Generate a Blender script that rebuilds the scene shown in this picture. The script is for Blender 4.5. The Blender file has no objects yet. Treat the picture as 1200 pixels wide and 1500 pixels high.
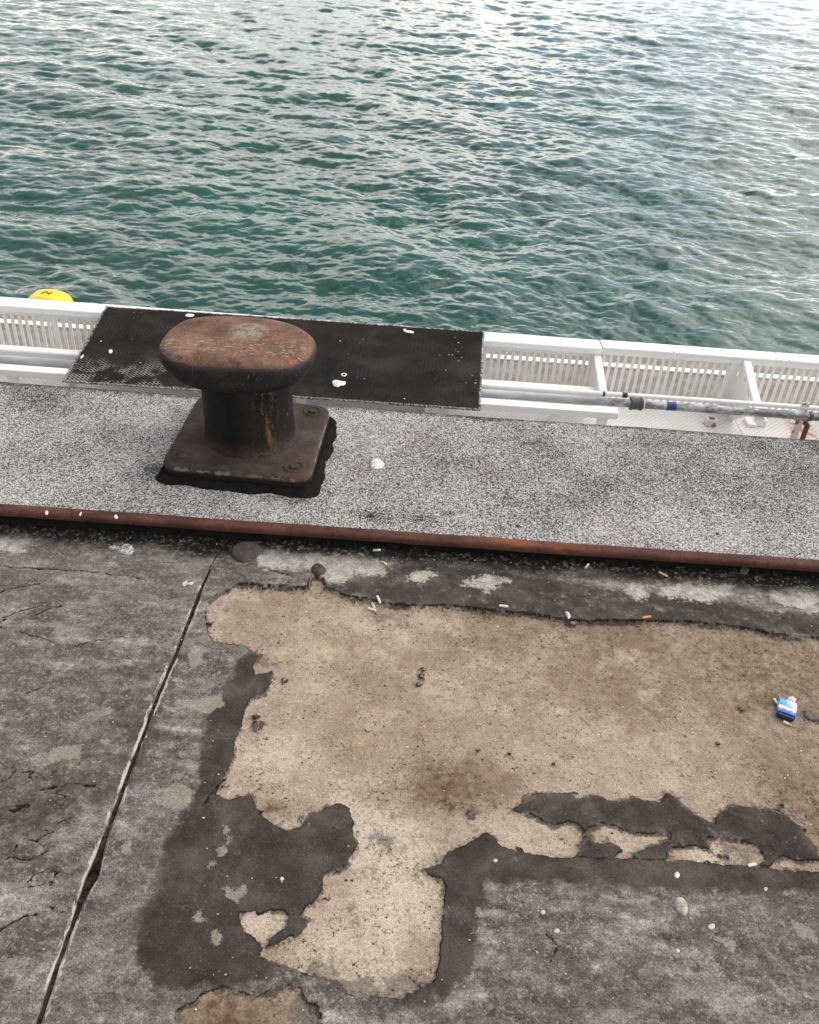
import bpy, bmesh, math, random
import numpy as np
from mathutils import Vector, Matrix

random.seed(7)
RNG = np.random.default_rng(11)
R = math.radians
SC = bpy.context.scene
COL = SC.collection

# ------------------------------------------------------------------ camera
CAM_H, FPX = 1.75, 1295.0                       # eye height; focal length for a 1200 x 1500 frame
PITCH, ROLL, YAW = R(35.5), R(4.6), R(1.1)
FWD = Vector((math.sin(YAW) * math.cos(PITCH), math.cos(YAW) * math.cos(PITCH), -math.sin(PITCH)))
_rt = Vector((math.cos(YAW), -math.sin(YAW), 0))
_up = _rt.cross(FWD)
RGT = _rt * math.cos(ROLL) + _up * math.sin(ROLL)
UPV = _up * math.cos(ROLL) - _rt * math.sin(ROLL)
cam_d = bpy.data.cameras.new("camera")
cam = bpy.data.objects.new("camera", cam_d)
COL.objects.link(cam)
m = Matrix((RGT, UPV, -FWD)).transposed().to_4x4()
m.translation = (0, 0, CAM_H)
cam.matrix_world = m
cam_d.sensor_fit = 'VERTICAL'
cam_d.sensor_height = 24.0
cam_d.lens = 24.0 * FPX / 1500.0
cam_d.clip_start = 0.05
cam_d.clip_end = 3000
SC.camera = cam

# ------------------------------------------------------------------ sky, sun, exposure
SUN_EL, SUN_AZ = R(50), R(66)                   # azimuth from +Y (over the water) towards +X
w = bpy.data.worlds.new("World")
SC.world = w
w.use_nodes = True
nt = w.node_tree
for n in list(nt.nodes):
    nt.nodes.remove(n)
wo = nt.nodes.new('ShaderNodeOutputWorld')
bg = nt.nodes.new('ShaderNodeBackground')
sky = nt.nodes.new('ShaderNodeTexSky')
sky.sky_type = 'NISHITA'
sky.sun_disc = False
sky.sun_elevation = SUN_EL
sky.sun_rotation = SUN_AZ
sky.air_density = 1.2
sky.dust_density = 2.0
tc = nt.nodes.new('ShaderNodeTexCoord')
mp = nt.nodes.new('ShaderNodeMapping')
mp.inputs['Scale'].default_value = (1.0, 1.0, 2.2)
nz = nt.nodes.new('ShaderNodeTexNoise')
nz.inputs['Scale'].default_value = 3.4
nz.inputs['Detail'].default_value = 6
nz.inputs['Roughness'].default_value = 0.55
rp = nt.nodes.new('ShaderNodeValToRGB')
rp.color_ramp.elements[0].position = 0.36
rp.color_ramp.elements[0].color = (0.30, 0.30, 0.30, 1)
rp.color_ramp.elements[1].position = 0.62
rp.color_ramp.elements[1].color = (1, 1, 1, 1)
nz2 = nt.nodes.new('ShaderNodeTexNoise')
nz2.inputs['Scale'].default_value = 3.0
nz2.inputs['Detail'].default_value = 5
rp2 = nt.nodes.new('ShaderNodeValToRGB')          # lit and shaded cloud
rp2.color_ramp.elements[0].position = 0.35
rp2.color_ramp.elements[0].color = (5.2, 5.7, 6.4, 1)
rp2.color_ramp.elements[1].position = 0.66
rp2.color_ramp.elements[1].color = (14.0, 12.6, 11.2, 1)
mx = nt.nodes.new('ShaderNodeMix')
mx.data_type = 'RGBA'
L = nt.links.new
L(tc.outputs['Generated'], mp.inputs['Vector'])
L(mp.outputs[0], nz.inputs['Vector'])
L(mp.outputs[0], nz2.inputs['Vector'])
L(nz.outputs[0], rp.inputs[0])
L(nz2.outputs[0], rp2.inputs[0])
L(rp.outputs[0], mx.inputs[0])
L(sky.outputs[0], mx.inputs[6])
L(rp2.outputs[0], mx.inputs[7])
# low cloud is bright, the layer overhead thicker and duller
sep = nt.nodes.new('ShaderNodeSeparateXYZ'); L(tc.outputs['Generated'], sep.inputs[0])
el = nt.nodes.new('ShaderNodeMapRange'); el.interpolation_type = 'SMOOTHSTEP'
el.inputs[1].default_value = 0.22; el.inputs[2].default_value = 0.78; el.inputs[3].default_value = 1.55; el.inputs[4].default_value = 0.70
L(sep.outputs[2], el.inputs[0])
mul = nt.nodes.new('ShaderNodeMath'); mul.operation = 'MULTIPLY'
# cloud glows more towards the sun's side; opposite sky dimmed to shade camera-facing fronts
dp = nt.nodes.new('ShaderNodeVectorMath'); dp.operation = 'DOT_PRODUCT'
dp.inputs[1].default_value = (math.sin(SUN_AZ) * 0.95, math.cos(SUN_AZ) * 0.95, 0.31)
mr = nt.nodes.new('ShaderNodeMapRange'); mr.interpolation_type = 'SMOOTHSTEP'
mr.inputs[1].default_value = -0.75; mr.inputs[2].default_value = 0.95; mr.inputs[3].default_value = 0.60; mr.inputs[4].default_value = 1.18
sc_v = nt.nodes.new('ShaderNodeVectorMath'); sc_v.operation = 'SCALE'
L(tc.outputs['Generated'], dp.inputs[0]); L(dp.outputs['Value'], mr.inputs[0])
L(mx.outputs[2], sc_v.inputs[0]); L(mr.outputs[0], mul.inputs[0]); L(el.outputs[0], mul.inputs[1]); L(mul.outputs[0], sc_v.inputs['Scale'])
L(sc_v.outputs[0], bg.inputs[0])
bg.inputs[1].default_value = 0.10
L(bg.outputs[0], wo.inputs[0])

sd = bpy.data.lights.new("sun", 'SUN')
sd.energy = 1.5
sd.angle = R(75)
sd.color = (1.0, 0.93, 0.84)
sun = bpy.data.objects.new("sun", sd)
COL.objects.link(sun)
sdir = Vector((math.sin(SUN_AZ) * math.cos(SUN_EL), math.cos(SUN_AZ) * math.cos(SUN_EL), math.sin(SUN_EL)))
sun.rotation_euler = sdir.to_track_quat('Z', 'Y').to_euler()
sun.location = (6, 10, 12)

SC.view_settings.view_transform = 'Standard'
SC.view_settings.look = 'None'
SC.view_settings.gamma = 1
SC.view_settings.use_curve_mapping = False
SC.view_settings.exposure = 0.56

# ------------------------------------------------------------------ helpers
def ray(px, py):
    return FWD * FPX + RGT * (px - 600) + UPV * (750 - py)

def G(px, py, z=0.0):
    """survey point of the photograph on the horizontal plane z"""
    d = ray(px, py)
    t = (z - CAM_H) / d.z
    return Vector((d.x * t, d.y * t, z))

def V(px, py, Y):
    """survey point of the photograph on the vertical plane y = Y"""
    d = ray(px, py)
    t = Y / d.y
    return Vector((d.x * t, Y, CAM_H + d.z * t))

def tag(o, label=None, cat=None, group=None, kind=None):
    if label: o['label'] = label
    if cat: o['category'] = cat
    if group: o['group'] = group
    if kind: o['kind'] = kind
    return o

def thing(name, loc, label, cat, group=None, rz=0):
    o = bpy.data.objects.new(name, None)
    o.empty_display_size = 0.1
    o.location = loc
    o.rotation_euler = (0, 0, rz)
    COL.objects.link(o)
    return tag(o, label, cat, group)

def link(name, me, mat, parent=None, loc=None, rot=None, smooth=False):
    o = bpy.data.objects.new(name, me)
    COL.objects.link(o)
    if mat is not None:
        for mm in (mat if isinstance(mat, (list, tuple)) else [mat]):
            me.materials.append(mm)
    if smooth:
        me.polygons.foreach_set('use_smooth', [True] * len(me.polygons))
    if loc is not None: o.location = loc
    if rot is not None: o.rotation_euler = rot
    if parent is not None: o.parent = parent        # child coordinates are local to the thing
    return o

def build(name, bm, mat, parent=None, loc=None, rot=None, smooth=False):
    me = bpy.data.meshes.new(name)
    bmesh.ops.recalc_face_normals(bm, faces=bm.faces)
    bm.to_mesh(me)
    bm.free()
    return link(name, me, mat, parent, loc, rot, smooth)

def bx(bm, x0, x1, y0, y1, z0, z1, bev=0.0, seg=2):
    r = bmesh.ops.create_cube(bm, size=1.0)
    vs = r['verts']
    for v in vs:
        v.co = Vector(((x0 + x1) / 2 + v.co.x * (x1 - x0), (y0 + y1) / 2 + v.co.y * (y1 - y0), (z0 + z1) / 2 + v.co.z * (z1 - z0)))
    if bev > 0:
        es = list({e for v in vs for e in v.link_edges})
        bmesh.ops.bevel(bm, geom=es, offset=bev, segments=seg, affect='EDGES', profile=0.6)

def tube(bm, pts, rad, seg=14, cap=True):
    pts = [Vector(p) for p in pts]
    rads = rad if isinstance(rad, (list, tuple)) else [rad] * len(pts)
    rings = []
    ref = None
    for i, p in enumerate(pts):
        a = pts[max(i - 1, 0)]; b = pts[min(i + 1, len(pts) - 1)]
        t = (b - a).normalized()
        if ref is None:
            ref = t.orthogonal().normalized()
        u = (ref - t * ref.dot(t)).normalized()
        v = t.cross(u)
        ref = u
        rings.append([bm.verts.new(p + (u * math.cos(2 * math.pi * k / seg) + v * math.sin(2 * math.pi * k / seg)) * rads[i]) for k in range(seg)])
    for A, B in zip(rings, rings[1:]):
        for k in range(seg):
            bm.faces.new((A[k], A[(k + 1) % seg], B[(k + 1) % seg], B[k]))
    if cap:
        bm.faces.new(rings[0][::-1]); bm.faces.new(rings[-1])
    return rings

def loft(bm, rings, cap0=True, cap1=True):
    R_ = [[bm.verts.new(p) for p in r] for r in rings]
    n = len(R_[0])
    for A, B in zip(R_, R_[1:]):
        for k in range(n):
            bm.faces.new((A[k], A[(k + 1) % n], B[(k + 1) % n], B[k]))
    if cap0: bm.faces.new(R_[0][::-1])
    if cap1: bm.faces.new(R_[-1])
    return R_

def extrude_profile(bm, prof, x0, x1, nx=1, wob=None):
    """profile list of (y, z) swept along x"""
    xs = [x0 + (x1 - x0) * i / nx for i in range(nx + 1)]
    rows = []
    for x in xs:
        dy, dz = wob(x) if wob else (0, 0)
        rows.append([bm.verts.new((x, y + dy, z + dz)) for y, z in prof])
    n = len(prof)
    for A, B in zip(rows, rows[1:]):
        for k in range(n):
            bm.faces.new((A[k], A[(k + 1) % n], B[(k + 1) % n], B[k]))
    bm.faces.new(rows[0][::-1]); bm.faces.new(rows[-1])

# ---- noise on arrays
_TAB = RNG.random((8, 256, 256))
def vnoise(x, y, s=0):
    t = _TAB[s % 8]
    xi = np.floor(x).astype(np.int64); yi = np.floor(y).astype(np.int64)
    fx = x - xi; fy = y - yi
    fx = fx * fx * (3 - 2 * fx); fy = fy * fy * (3 - 2 * fy)
    x0 = xi & 255; x1 = (xi + 1) & 255; y0 = yi & 255; y1 = (yi + 1) & 255
    return (t[y0, x0] * (1 - fx) + t[y0, x1] * fx) * (1 - fy) + (t[y1, x0] * (1 - fx) + t[y1, x1] * fx) * fy
def fbm(x, y, s=0, o=4, g=0.5):
    a = 0; amp = 1; tot = 0
    for i in range(o):
        a = a + amp * vnoise(x * 2 ** i + 17.3 * i, y * 2 ** i + 9.1 * i, s + i)
        tot += amp; amp *= g
    return a / tot - 0.5
def sstep(a, b, x):
    t = np.clip((x - a) / (b - a), 0, 1)
    return t * t * (3 - 2 * t)

def sdf(poly, X, Y, far=0.10):
    """signed distance, positive inside, -far when further away"""
    P = np.array([(p[0], p[1]) for p in poly])
    out = np.full(X.shape, -far)
    lo = P.min(0) - far; hi = P.max(0) + far
    sel = (X > lo[0]) & (X < hi[0]) & (Y > lo[1]) & (Y < hi[1])
    x = X[sel]; y = Y[sel]
    d = np.full(x.shape, 1e9); ins = np.zeros(x.shape, bool)
    for a, b in zip(P, np.roll(P, -1, 0)):
        e = b - a
        t = np.clip(((x - a[0]) * e[0] + (y - a[1]) * e[1]) / (e @ e + 1e-12), 0, 1)
        d = np.minimum(d, (x - a[0] - t * e[0]) ** 2 + (y - a[1] - t * e[1]) ** 2)
        c = (a[1] > y) != (b[1] > y)
        with np.errstate(divide='ignore', invalid='ignore'):
            xi = a[0] + (y - a[1]) * e[0] / e[1]
        ins ^= c & (x < xi)
    d = np.sqrt(d)
    out[sel] = np.where(ins, np.minimum(d, far), -np.minimum(d, far))
    return out

def pline(pts, X, Y, far=0.06):
    P = np.array([(p[0], p[1]) for p in pts])
    out = np.full(X.shape, far)
    lo = P.min(0) - far; hi = P.max(0) + far
    sel = (X > lo[0]) & (X < hi[0]) & (Y > lo[1]) & (Y < hi[1])
    x = X[sel]; y = Y[sel]
    d = np.full(x.shape, far ** 2)
    for a, b in zip(P, P[1:]):
        e = b - a
        t = np.clip(((x - a[0]) * e[0] + (y - a[1]) * e[1]) / (e @ e + 1e-12), 0, 1)
        d = np.minimum(d, (x - a[0] - t * e[0]) ** 2 + (y - a[1] - t * e[1]) ** 2)
    out[sel] = np.sqrt(d)
    return out

def grid_mesh(name, X, Y, Z, attrs=None):
    ny, nx = X.shape
    me = bpy.data.meshes.new(name)
    me.vertices.add(nx * ny)
    me.vertices.foreach_set('co', np.stack([X, Y, Z], -1).astype(np.float32).ravel())
    idx = np.arange(nx * ny, dtype=np.int32).reshape(ny, nx)
    q = np.stack([idx[:-1, :-1], idx[:-1, 1:], idx[1:, 1:], idx[1:, :-1]], -1).reshape(-1, 4)
    n = len(q)
    me.loops.add(n * 4); me.polygons.add(n)
    me.loops.foreach_set('vertex_index', q.ravel())
    me.polygons.foreach_set('loop_start', np.arange(0, n * 4, 4, dtype=np.int32))
    me.polygons.foreach_set('use_smooth', np.ones(n, bool))
    me.update(calc_edges=True)
    for k, a in (attrs or {}).items():
        at = me.attributes.new(k, 'FLOAT', 'POINT')
        at.data.foreach_set('value', np.ascontiguousarray(a, dtype=np.float32).ravel())
    return me

# ---- material builder
class M:
    def __init__(s, name):
        s.m = bpy.data.materials.new(name)
        s.m.use_nodes = True
        s.t = s.m.node_tree
        s.b = s.t.nodes['Principled BSDF']
        s.tc = s.t.nodes.new('ShaderNodeTexCoord')
        s.obj = s.tc.outputs['Object']
    def n(s, t, **kw):
        x = s.t.nodes.new('ShaderNode' + t)
        for k, v in kw.items(): setattr(x, k, v)
        return x
    def put(s, sock, v):
        if v is None: return
        if isinstance(v, bpy.types.NodeSocket): s.t.links.new(v, sock)
        elif isinstance(v, tuple) and len(v) == 3 and sock.type == 'RGBA': sock.default_value = (*v, 1)
        else: sock.default_value = v
    def map(s, vec=None, sc=(1, 1, 1), loc=(0, 0, 0), rot=(0, 0, 0)):
        x = s.n('Mapping'); s.put(x.inputs[0], vec or s.obj)
        x.inputs['Scale'].default_value = sc; x.inputs['Location'].default_value = loc; x.inputs['Rotation'].default_value = rot
        return x.outputs[0]
    def noise(s, sc, det=6, ro=0.55, vec=None, dist=0.0):
        x = s.n('TexNoise'); s.put(x.inputs['Vector'], vec or s.obj)
        x.inputs['Scale'].default_value = sc; x.inputs['Detail'].default_value = det
        x.inputs['Roughness'].default_value = ro; x.inputs['Distortion'].default_value = dist
        return x.outputs[0]
    def vor(s, sc, vec=None, feat='F1', rnd=1.0):
        x = s.n('TexVoronoi', feature=feat); s.put(x.inputs['Vector'], vec or s.obj)
        x.inputs['Scale'].default_value = sc; x.inputs['Randomness'].default_value = rnd
        return x
    def ramp(s, f, stops, interp='LINEAR'):
        x = s.n('ValToRGB'); cr = x.color_ramp; cr.interpolation = interp
        while len(cr.elements) < len(stops): cr.elements.new(0.5)
        for e, (p, c) in zip(cr.elements, stops):
            e.position = p
            e.color = (c, c, c, 1) if not isinstance(c, tuple) else (*c, 1)
        s.put(x.inputs[0], f)
        return x.outputs[0]
    def mix(s, f, a, b, mode='MIX'):
        x = s.n('Mix', data_type='RGBA', blend_type=mode)
        s.put(x.inputs[0], f); s.put(x.inputs[6], a); s.put(x.inputs[7], b)
        return x.outputs[2]
    def mt(s, op, a, b=None, c=None, clamp=False):
        x = s.n('Math', operation=op, use_clamp=clamp)
        s.put(x.inputs[0], a); s.put(x.inputs[1], b)
        if c is not None: s.put(x.inputs[2], c)
        return x.outputs[0]
    def step(s, v, a, b):
        x = s.n('MapRange', interpolation_type='SMOOTHSTEP')
        s.put(x.inputs[0], v); x.inputs[1].default_value = a; x.inputs[2].default_value = b
        return x.outputs[0]
    def at(s, name):
        return s.n('Attribute', attribute_name=name).outputs['Fac']
    def xyz(s, vec=None):
        x = s.n('SeparateXYZ'); s.put(x.inputs[0], vec or s.obj)
        return x.outputs
    def bump(s, h, dist=0.002, st=1.0, prev=None):
        x = s.n('Bump'); s.put(x.inputs['Height'], h)
        x.inputs['Distance'].default_value = dist; x.inputs['Strength'].default_value = st
        if prev is not None: s.put(x.inputs['Normal'], prev)
        return x.outputs[0]
    def speck(s, sc, dens, r0, r1, vec=None):
        """sparse round specks: 1 inside"""
        v = s.vor(sc, vec)
        c = s.n('SeparateColor'); s.put(c.inputs[0], v.outputs['Color'])
        on = s.step(c.outputs[0], dens, dens * 0.97)
        rad = s.mt('MULTIPLY_ADD', c.outputs[1], (r1 - r0), r0)
        inn = s.mt('LESS_THAN', v.outputs['Distance'], rad)
        return s.mt('MULTIPLY', on, inn)
    def grain(s, col, sc, lo=0.55, hi=1.5, vec=None):
        f = s.ramp(s.noise(sc, 3, 0.7, vec), [(0.32, lo / 2), (0.5, 0.5), (0.68, hi / 2)])
        return s.mix(1.0, s.mix(1.0, col, f, 'MULTIPLY'), (2, 2, 2), 'MULTIPLY')
    def done(s, col=None, rough=None, nrm=None, metal=None, **kw):
        s.put(s.b.inputs['Base Color'], col); s.put(s.b.inputs['Roughness'], rough)
        s.put(s.b.inputs['Normal'], nrm); s.put(s.b.inputs['Metallic'], metal)
        for k, v in kw.items(): s.put(s.b.inputs[k.replace('_', ' ')], v)
        return s.m

# ================================================================== GROUND: quay apron
ZS = 0.06                                        # height of the strip behind the kerb
KERB_F = G(600, 792, ZS).y                       # front of the kerb head
EDGE_Y = G(600, 599, ZS).y                       # outer edge of the quay

def pg(pts): return [G(x, y) for x, y in pts]

PATCH = pg([(300, 900), (306, 884), (318, 873), (348, 862), (400, 866), (447, 869), (455, 852), (463, 847), (474, 853), (478, 867), (520, 880), (560, 889), (610, 893), (650, 892), (700, 898), (760, 903), (800, 908), (850, 915), (905, 914), (960, 915), (1010, 917), (1060, 922), (1110, 929), (1150, 936), (1200, 940), (1300, 950), (1380, 948), (1425, 970), (1410, 1020), (1440, 1090), (1415, 1150), (1450, 1210), (1420, 1265), (1380, 1292), (1300, 1287), (1200, 1278), (1100, 1269), (1000, 1262), (920, 1258), (838, 1258), (800, 1257), (760, 1250), (735, 1241), (722, 1228), (715, 1222), (690, 1234), (655, 1250), (650, 1264), (620, 1276), (628, 1284), (648, 1291), (652, 1302), (650, 1335), (645, 1380), (641, 1415), (632, 1442), (605, 1456), (585, 1466), (555, 1462), (520, 1461), (498, 1450), (478, 1437), (430, 1426), (402, 1416), (380, 1404), (386, 1391), (376, 1376), (360, 1368), (352, 1352), (350, 1338), (368, 1333), (378, 1341), (392, 1338), (410, 1334), (422, 1342), (420, 1358), (400, 1374), (394, 1388), (408, 1386), (424, 1374), (436, 1374), (448, 1362), (456, 1348), (441, 1343), (448, 1331), (467, 1315), (476, 1300), (476, 1283), (496, 1273), (508, 1268), (516, 1252), (523, 1236), (515, 1220), (518, 1205), (512, 1187), (497, 1180), (478, 1184), (455, 1197), (440, 1211), (420, 1219), (400, 1212), (385, 1198), (374, 1181), (370, 1165), (352, 1167), (335, 1172), (319, 1166), (325, 1146), (340, 1112), (350, 1075), (360, 1040), (366, 1022), (388, 1016), (402, 1000), (401, 985), (374, 990), (372, 978), (380, 962), (360, 950), (342, 944), (320, 946), (306, 934)])
ISLE = pg([(750, 1189), (762, 1176), (772, 1166), (800, 1162), (830, 1163), (848, 1171), (866, 1166), (900, 1174), (930, 1170), (970, 1177), (976, 1162), (986, 1166), (1002, 1180), (1022, 1195), (1045, 1208), (1055, 1188), (1075, 1180), (1100, 1184), (1125, 1186), (1146, 1190), (1170, 1210), (1192, 1240), (1204, 1262), (1175, 1261), (1150, 1256), (1135, 1262), (1128, 1270), (1110, 1268), (1118, 1255), (1104, 1238), (1085, 1231), (1060, 1226), (1035, 1227), (1040, 1247), (1018, 1240), (985, 1244), (972, 1261), (930, 1261), (925, 1250), (942, 1245), (966, 1240), (982, 1232), (980, 1219), (950, 1224), (926, 1224), (905, 1213), (882, 1208), (862, 1217), (858, 1228), (845, 1250), (840, 1258), (900, 1260), (915, 1246), (900, 1236), (874, 1236), (858, 1222), (846, 1209), (830, 1207), (812, 1213), (795, 1205), (778, 1194)])
PATCH2 = pg([(255, 1560), (262, 1480), (280, 1468), (310, 1450), (330, 1446), (350, 1454), (375, 1458), (400, 1450), (422, 1444), (440, 1452), (450, 1470), (470, 1490), (480, 1560)])
CHIPS = [pg(p) for p in (
    [(329, 1301), (345, 1305), (358, 1298), (361, 1308), (347, 1321), (335, 1314)],
    [(286, 1344), (294, 1338), (300, 1346), (292, 1351)],
    [(308, 1372), (316, 1362), (323, 1372), (314, 1385)],
    [(276, 962), (287, 952), (298, 960), (294, 976), (282, 980)],
    [(327, 1216), (333, 1212), (336, 1219), (330, 1222)], [(321, 1246), (328, 1243), (331, 1250), (323, 1254)],
    [(333, 1229), (338, 1231), (335, 1236)], [(305, 1266), (311, 1264), (312, 1270), (306, 1271)],
    [(184, 1238), (192, 1234), (190, 1250), (184, 1252)], [(207, 1298), (218, 1296), (214, 1306)],
    [(45, 1118), (70, 1106), (95, 1098), (122, 1096), (116, 1112), (84, 1118), (60, 1126)], [(244, 1160), (262, 1150), (284, 1158), (276, 1178), (258, 1190), (242, 1178)],
    [(284, 1038), (300, 1026), (322, 1020), (326, 1034), (304, 1046)], [(130, 1048), (160, 1040), (166, 1046), (140, 1054)], [(210, 1028), (222, 1022), (224, 1030)], [(1160, 1350), (1188, 1362), (1192, 1380), (1170, 1370)], [(1050, 1375), (1075, 1380), (1070, 1392)],
    [(880, 1315), (905, 1320), (960, 1318), (940, 1325)], [(700, 1335), (740, 1338), (735, 1346), (705, 1343)])]
PALE = [pg(p) for p in (                          # old light cement smeared over the band by the kerb
    [(378, 826), (392, 812), (420, 814), (440, 822), (455, 818), (480, 820), (520, 816), (545, 826), (565, 838), (560, 848), (520, 845), (500, 862), (478, 858), (455, 840), (420, 838), (385, 836)],
    [(678, 858), (700, 854), (715, 850), (738, 856), (742, 862), (722, 866), (712, 874), (695, 864), (680, 866)],
    [(602, 850), (628, 840), (632, 848), (618, 860), (600, 858)],
    [(918, 868), (930, 864), (942, 876), (940, 886), (922, 882)],
    [(968, 868), (990, 866), (1018, 866), (1040, 870), (1058, 862), (1070, 866), (1066, 876), (1045, 882), (1030, 890), (1000, 884), (970, 880)],
    [(1124, 878), (1140, 872), (1180, 872), (1196, 880), (1192, 892), (1200, 896), (1230, 900), (1230, 906), (1180, 904), (1150, 894), (1130, 888)],
    [(-40, 792), (10, 793), (25, 797), (48, 800), (40, 808), (18, 812), (-40, 806)])]
SMOOTH = [pg(p) for p in (                        # darker tar patches trowelled onto the worn coating
    [(352, 962), (380, 958), (410, 985), (372, 1060), (335, 1165), (520, 1170), (530, 1262), (450, 1362), (395, 1442), (330, 1448), (240, 1452), (196, 1415), (202, 1340), (236, 1300), (240, 1245), (292, 1150), (300, 1060), (330, 1010)],
    [(612, 1280), (700, 1215), (760, 1240), (1000, 1255), (1400, 1290), (1400, 1310), (1000, 1306), (860, 1296), (712, 1296), (700, 1360), (690, 1420), (650, 1470), (560, 1490), (600, 1440), (650, 1330)],
    [(150, 985), (270, 958), (255, 1060), (200, 1150), (120, 1200), (60, 1230), (-120, 1260), (-120, 1180), (60, 1120), (140, 1070)],
    [(160, 1290), (240, 1240), (230, 1330), (150, 1340)],
    [(470, 868), (620, 830), (900, 870), (1200, 910), (1400, 930), (1400, 960), (1200, 942), (850, 916), (600, 894)],
    )] + [ISLE]

BROWN = [((660, 1160), 85, 1.0), ((620, 1080), 70, 0.3), ((1190, 1170), 110, 0.85), ((1120, 985), 200, 0.75), ((900, 945), 190, 0.6), ((720, 930), 130, 0.45), ((1150, 1130), 90, 0.5), ((1190, 1090), 60, 0.45), ((340, 1490), 70, 0.9), ((400, 1188), 24, 0.9), ((560, 1000), 120, 0.15), ((1000, 1050), 100, 0.25), ((790, 1225), 40, 0.4), ((330, 900), 40, 0.45), ((600, 905), 60, 0.35), ((460, 880), 70, 0.3)]
JOINT = [G(317, 815), G(309, 830), G(270, 930), (G(222, 1048)), (G(180, 1160)), (G(138, 1275)), (G(100, 1375)), (G(62, 1490)), (G(20, 1600)), (G(-20, 1720))]
CRACKS = [pg(p) for p in (
    [(-30, 912), (10, 906), (40, 896), (62, 892), (90, 890)], [(52, 905), (70, 896), (92, 891)],
    [(-40, 826), (30, 833), (90, 838), (140, 842), (175, 846), (212, 852)], [(-20, 878), (14, 866), (60, 858)],
    [(60, 1160), (100, 1150), (140, 1152)], [(110, 950), (180, 935)], [(0, 1365), (40, 1342)], [(30, 930), (80, 945)],
    [(455, 869), (448, 860), (430, 852), (395, 840)], [(800, 1370), (818, 1390), (805, 1412)], [(300, 1180), (330, 1140)], [(40, 1020), (60, 1012)])]

def axis(core0, core1, step, lo, hi):
    c = np.arange(core0, core1 + step * 0.5, step)
    a = []; s = step; x = core0
    while x > lo:
        s = min(s * 1.45, 4.0); x -= s; a.append(x)
    b = []; s = step; x = c[-1]
    while x < hi:
        s = min(s * 1.45, 4.0); x += s; b.append(x)
    return np.concatenate([a[::-1], c, b])

gx = axis(-1.75, 1.95, 0.0036, -40, 40)
gy = np.concatenate([axis(0.62, 2.0, 0.0036, -30, 2.0)[:], []])
gy = gy[gy < 2.0]
gy = np.concatenate([gy, np.arange(2.0, KERB_F + 0.05, 0.0036)])
X, Y = np.meshgrid(gx, gy)
wx = X + 0.012 * fbm(X * 14, Y * 14, 0, 3) + 0.013 * fbm(X * 60, Y * 60, 1, 4, 0.65)
wy = Y + 0.012 * fbm(X * 14 + 50, Y * 14, 2, 3) + 0.013 * fbm(X * 60 + 31, Y * 60, 3, 4, 0.65)
E_ = sdf(PATCH, wx, wy)
E_ = np.maximum(E_, sdf(PATCH2, wx, wy))
E_ = np.minimum(E_, -sdf(ISLE, wx, wy))
# residues of coating left standing on the bare concrete, and pin holes through the coating
res = fbm(X * 30 + 7, Y * 30, 4, 4)
near = sstep(0.10, 0.0, E_)
E_ = np.minimum(E_, 0.004 + (0.20 - res) * 0.12 + 0.06 * (1 - near))
for (px, py, r) in ((376, 1064, 8), (374, 1052, 5), (418, 998, 5), (621, 983, 4), (618, 992, 5), (613, 1003, 5), (1185, 1050, 10), (1192, 1052, 7), (700, 1100, 3), (746, 1105, 3), (1086, 1040, 4), (1050, 1090, 4), (810, 1120, 3), (690, 1195, 4)):
    c = G(px, py); r_ = r / 560.0
    d = np.hypot((wx - c.x) + 0.01 * fbm(X * 90, Y * 90, 2, 3), wy - c.y)
    E_ = np.minimum(E_, np.maximum(d - r_, -0.1))
coat = -E_
thick = 0.0055 + 0.0120 * sstep(1.72, 1.86, Y) * sstep(-0.55, -0.4, X)
H_ = sstep(-0.0025, 0.0025, coat) * thick
smooth = np.zeros_like(X)
for c, wt in zip(SMOOTH, (1, 1, 0.5, 0.4, 0.8, 1)):
    smooth = np.maximum(smooth, wt * sstep(-0.03, 0.025, sdf(c, wx, wy, 0.12)))
pale = np.full_like(X, -0.05)
for c in PALE:
    pale = np.maximum(pale, sdf(c, wx, wy, 0.05))
fleck = np.full_like(X, -0.05)
for c in CHIPS:
    fleck = np.maximum(fleck, sdf(c, X + (wx - X) * 0.7, Y + (wy - Y) * 0.7, 0.05))
brown = np.zeros_like(X)
for (px, py), r, a in BROWN:
    c = G(px, py); rr = r / 600.0
    brown = np.maximum(brown, a * np.exp(-((X - c.x) ** 2 + ((Y - c.y) * 1.3) ** 2) / (rr * rr)))
film = np.zeros_like(X)
for (px, py), r, a in (((560, 1232), 26, 1.0), ((520, 1345), 34, 0.6), ((500, 1475), 75, 1.3), ((590, 1490), 70, 1.3), ((655, 1270), 45, 0.6), ((700, 1150), 40, 0.4), ((560, 1185), 42, 0.7), ((1075, 1250), 42, 1.0), ((900, 1250), 30, 0.7), ((1180, 1030), 50, 0.5), ((450, 1190), 30, 0.5), ((640, 1225), 40, 0.5), ((600, 1420), 60, 0.3), ((830, 1105), 25, 0.8), ((390, 970), 35, 0.7), ((350, 890), 40, 0.3), ((540, 1290), 35, 0.6), ((1140, 1025), 18, 1.1), ((1000, 925), 90, 0.4), ((560, 905), 50, 0.6)):
    c = G(px, py); rr = r / 600.0
    film = np.maximum(film, a * np.exp(-((X - c.x) ** 2 + ((Y - c.y) * 1.3) ** 2) / (rr * rr)))
cream_ = np.zeros_like(X)
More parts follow.
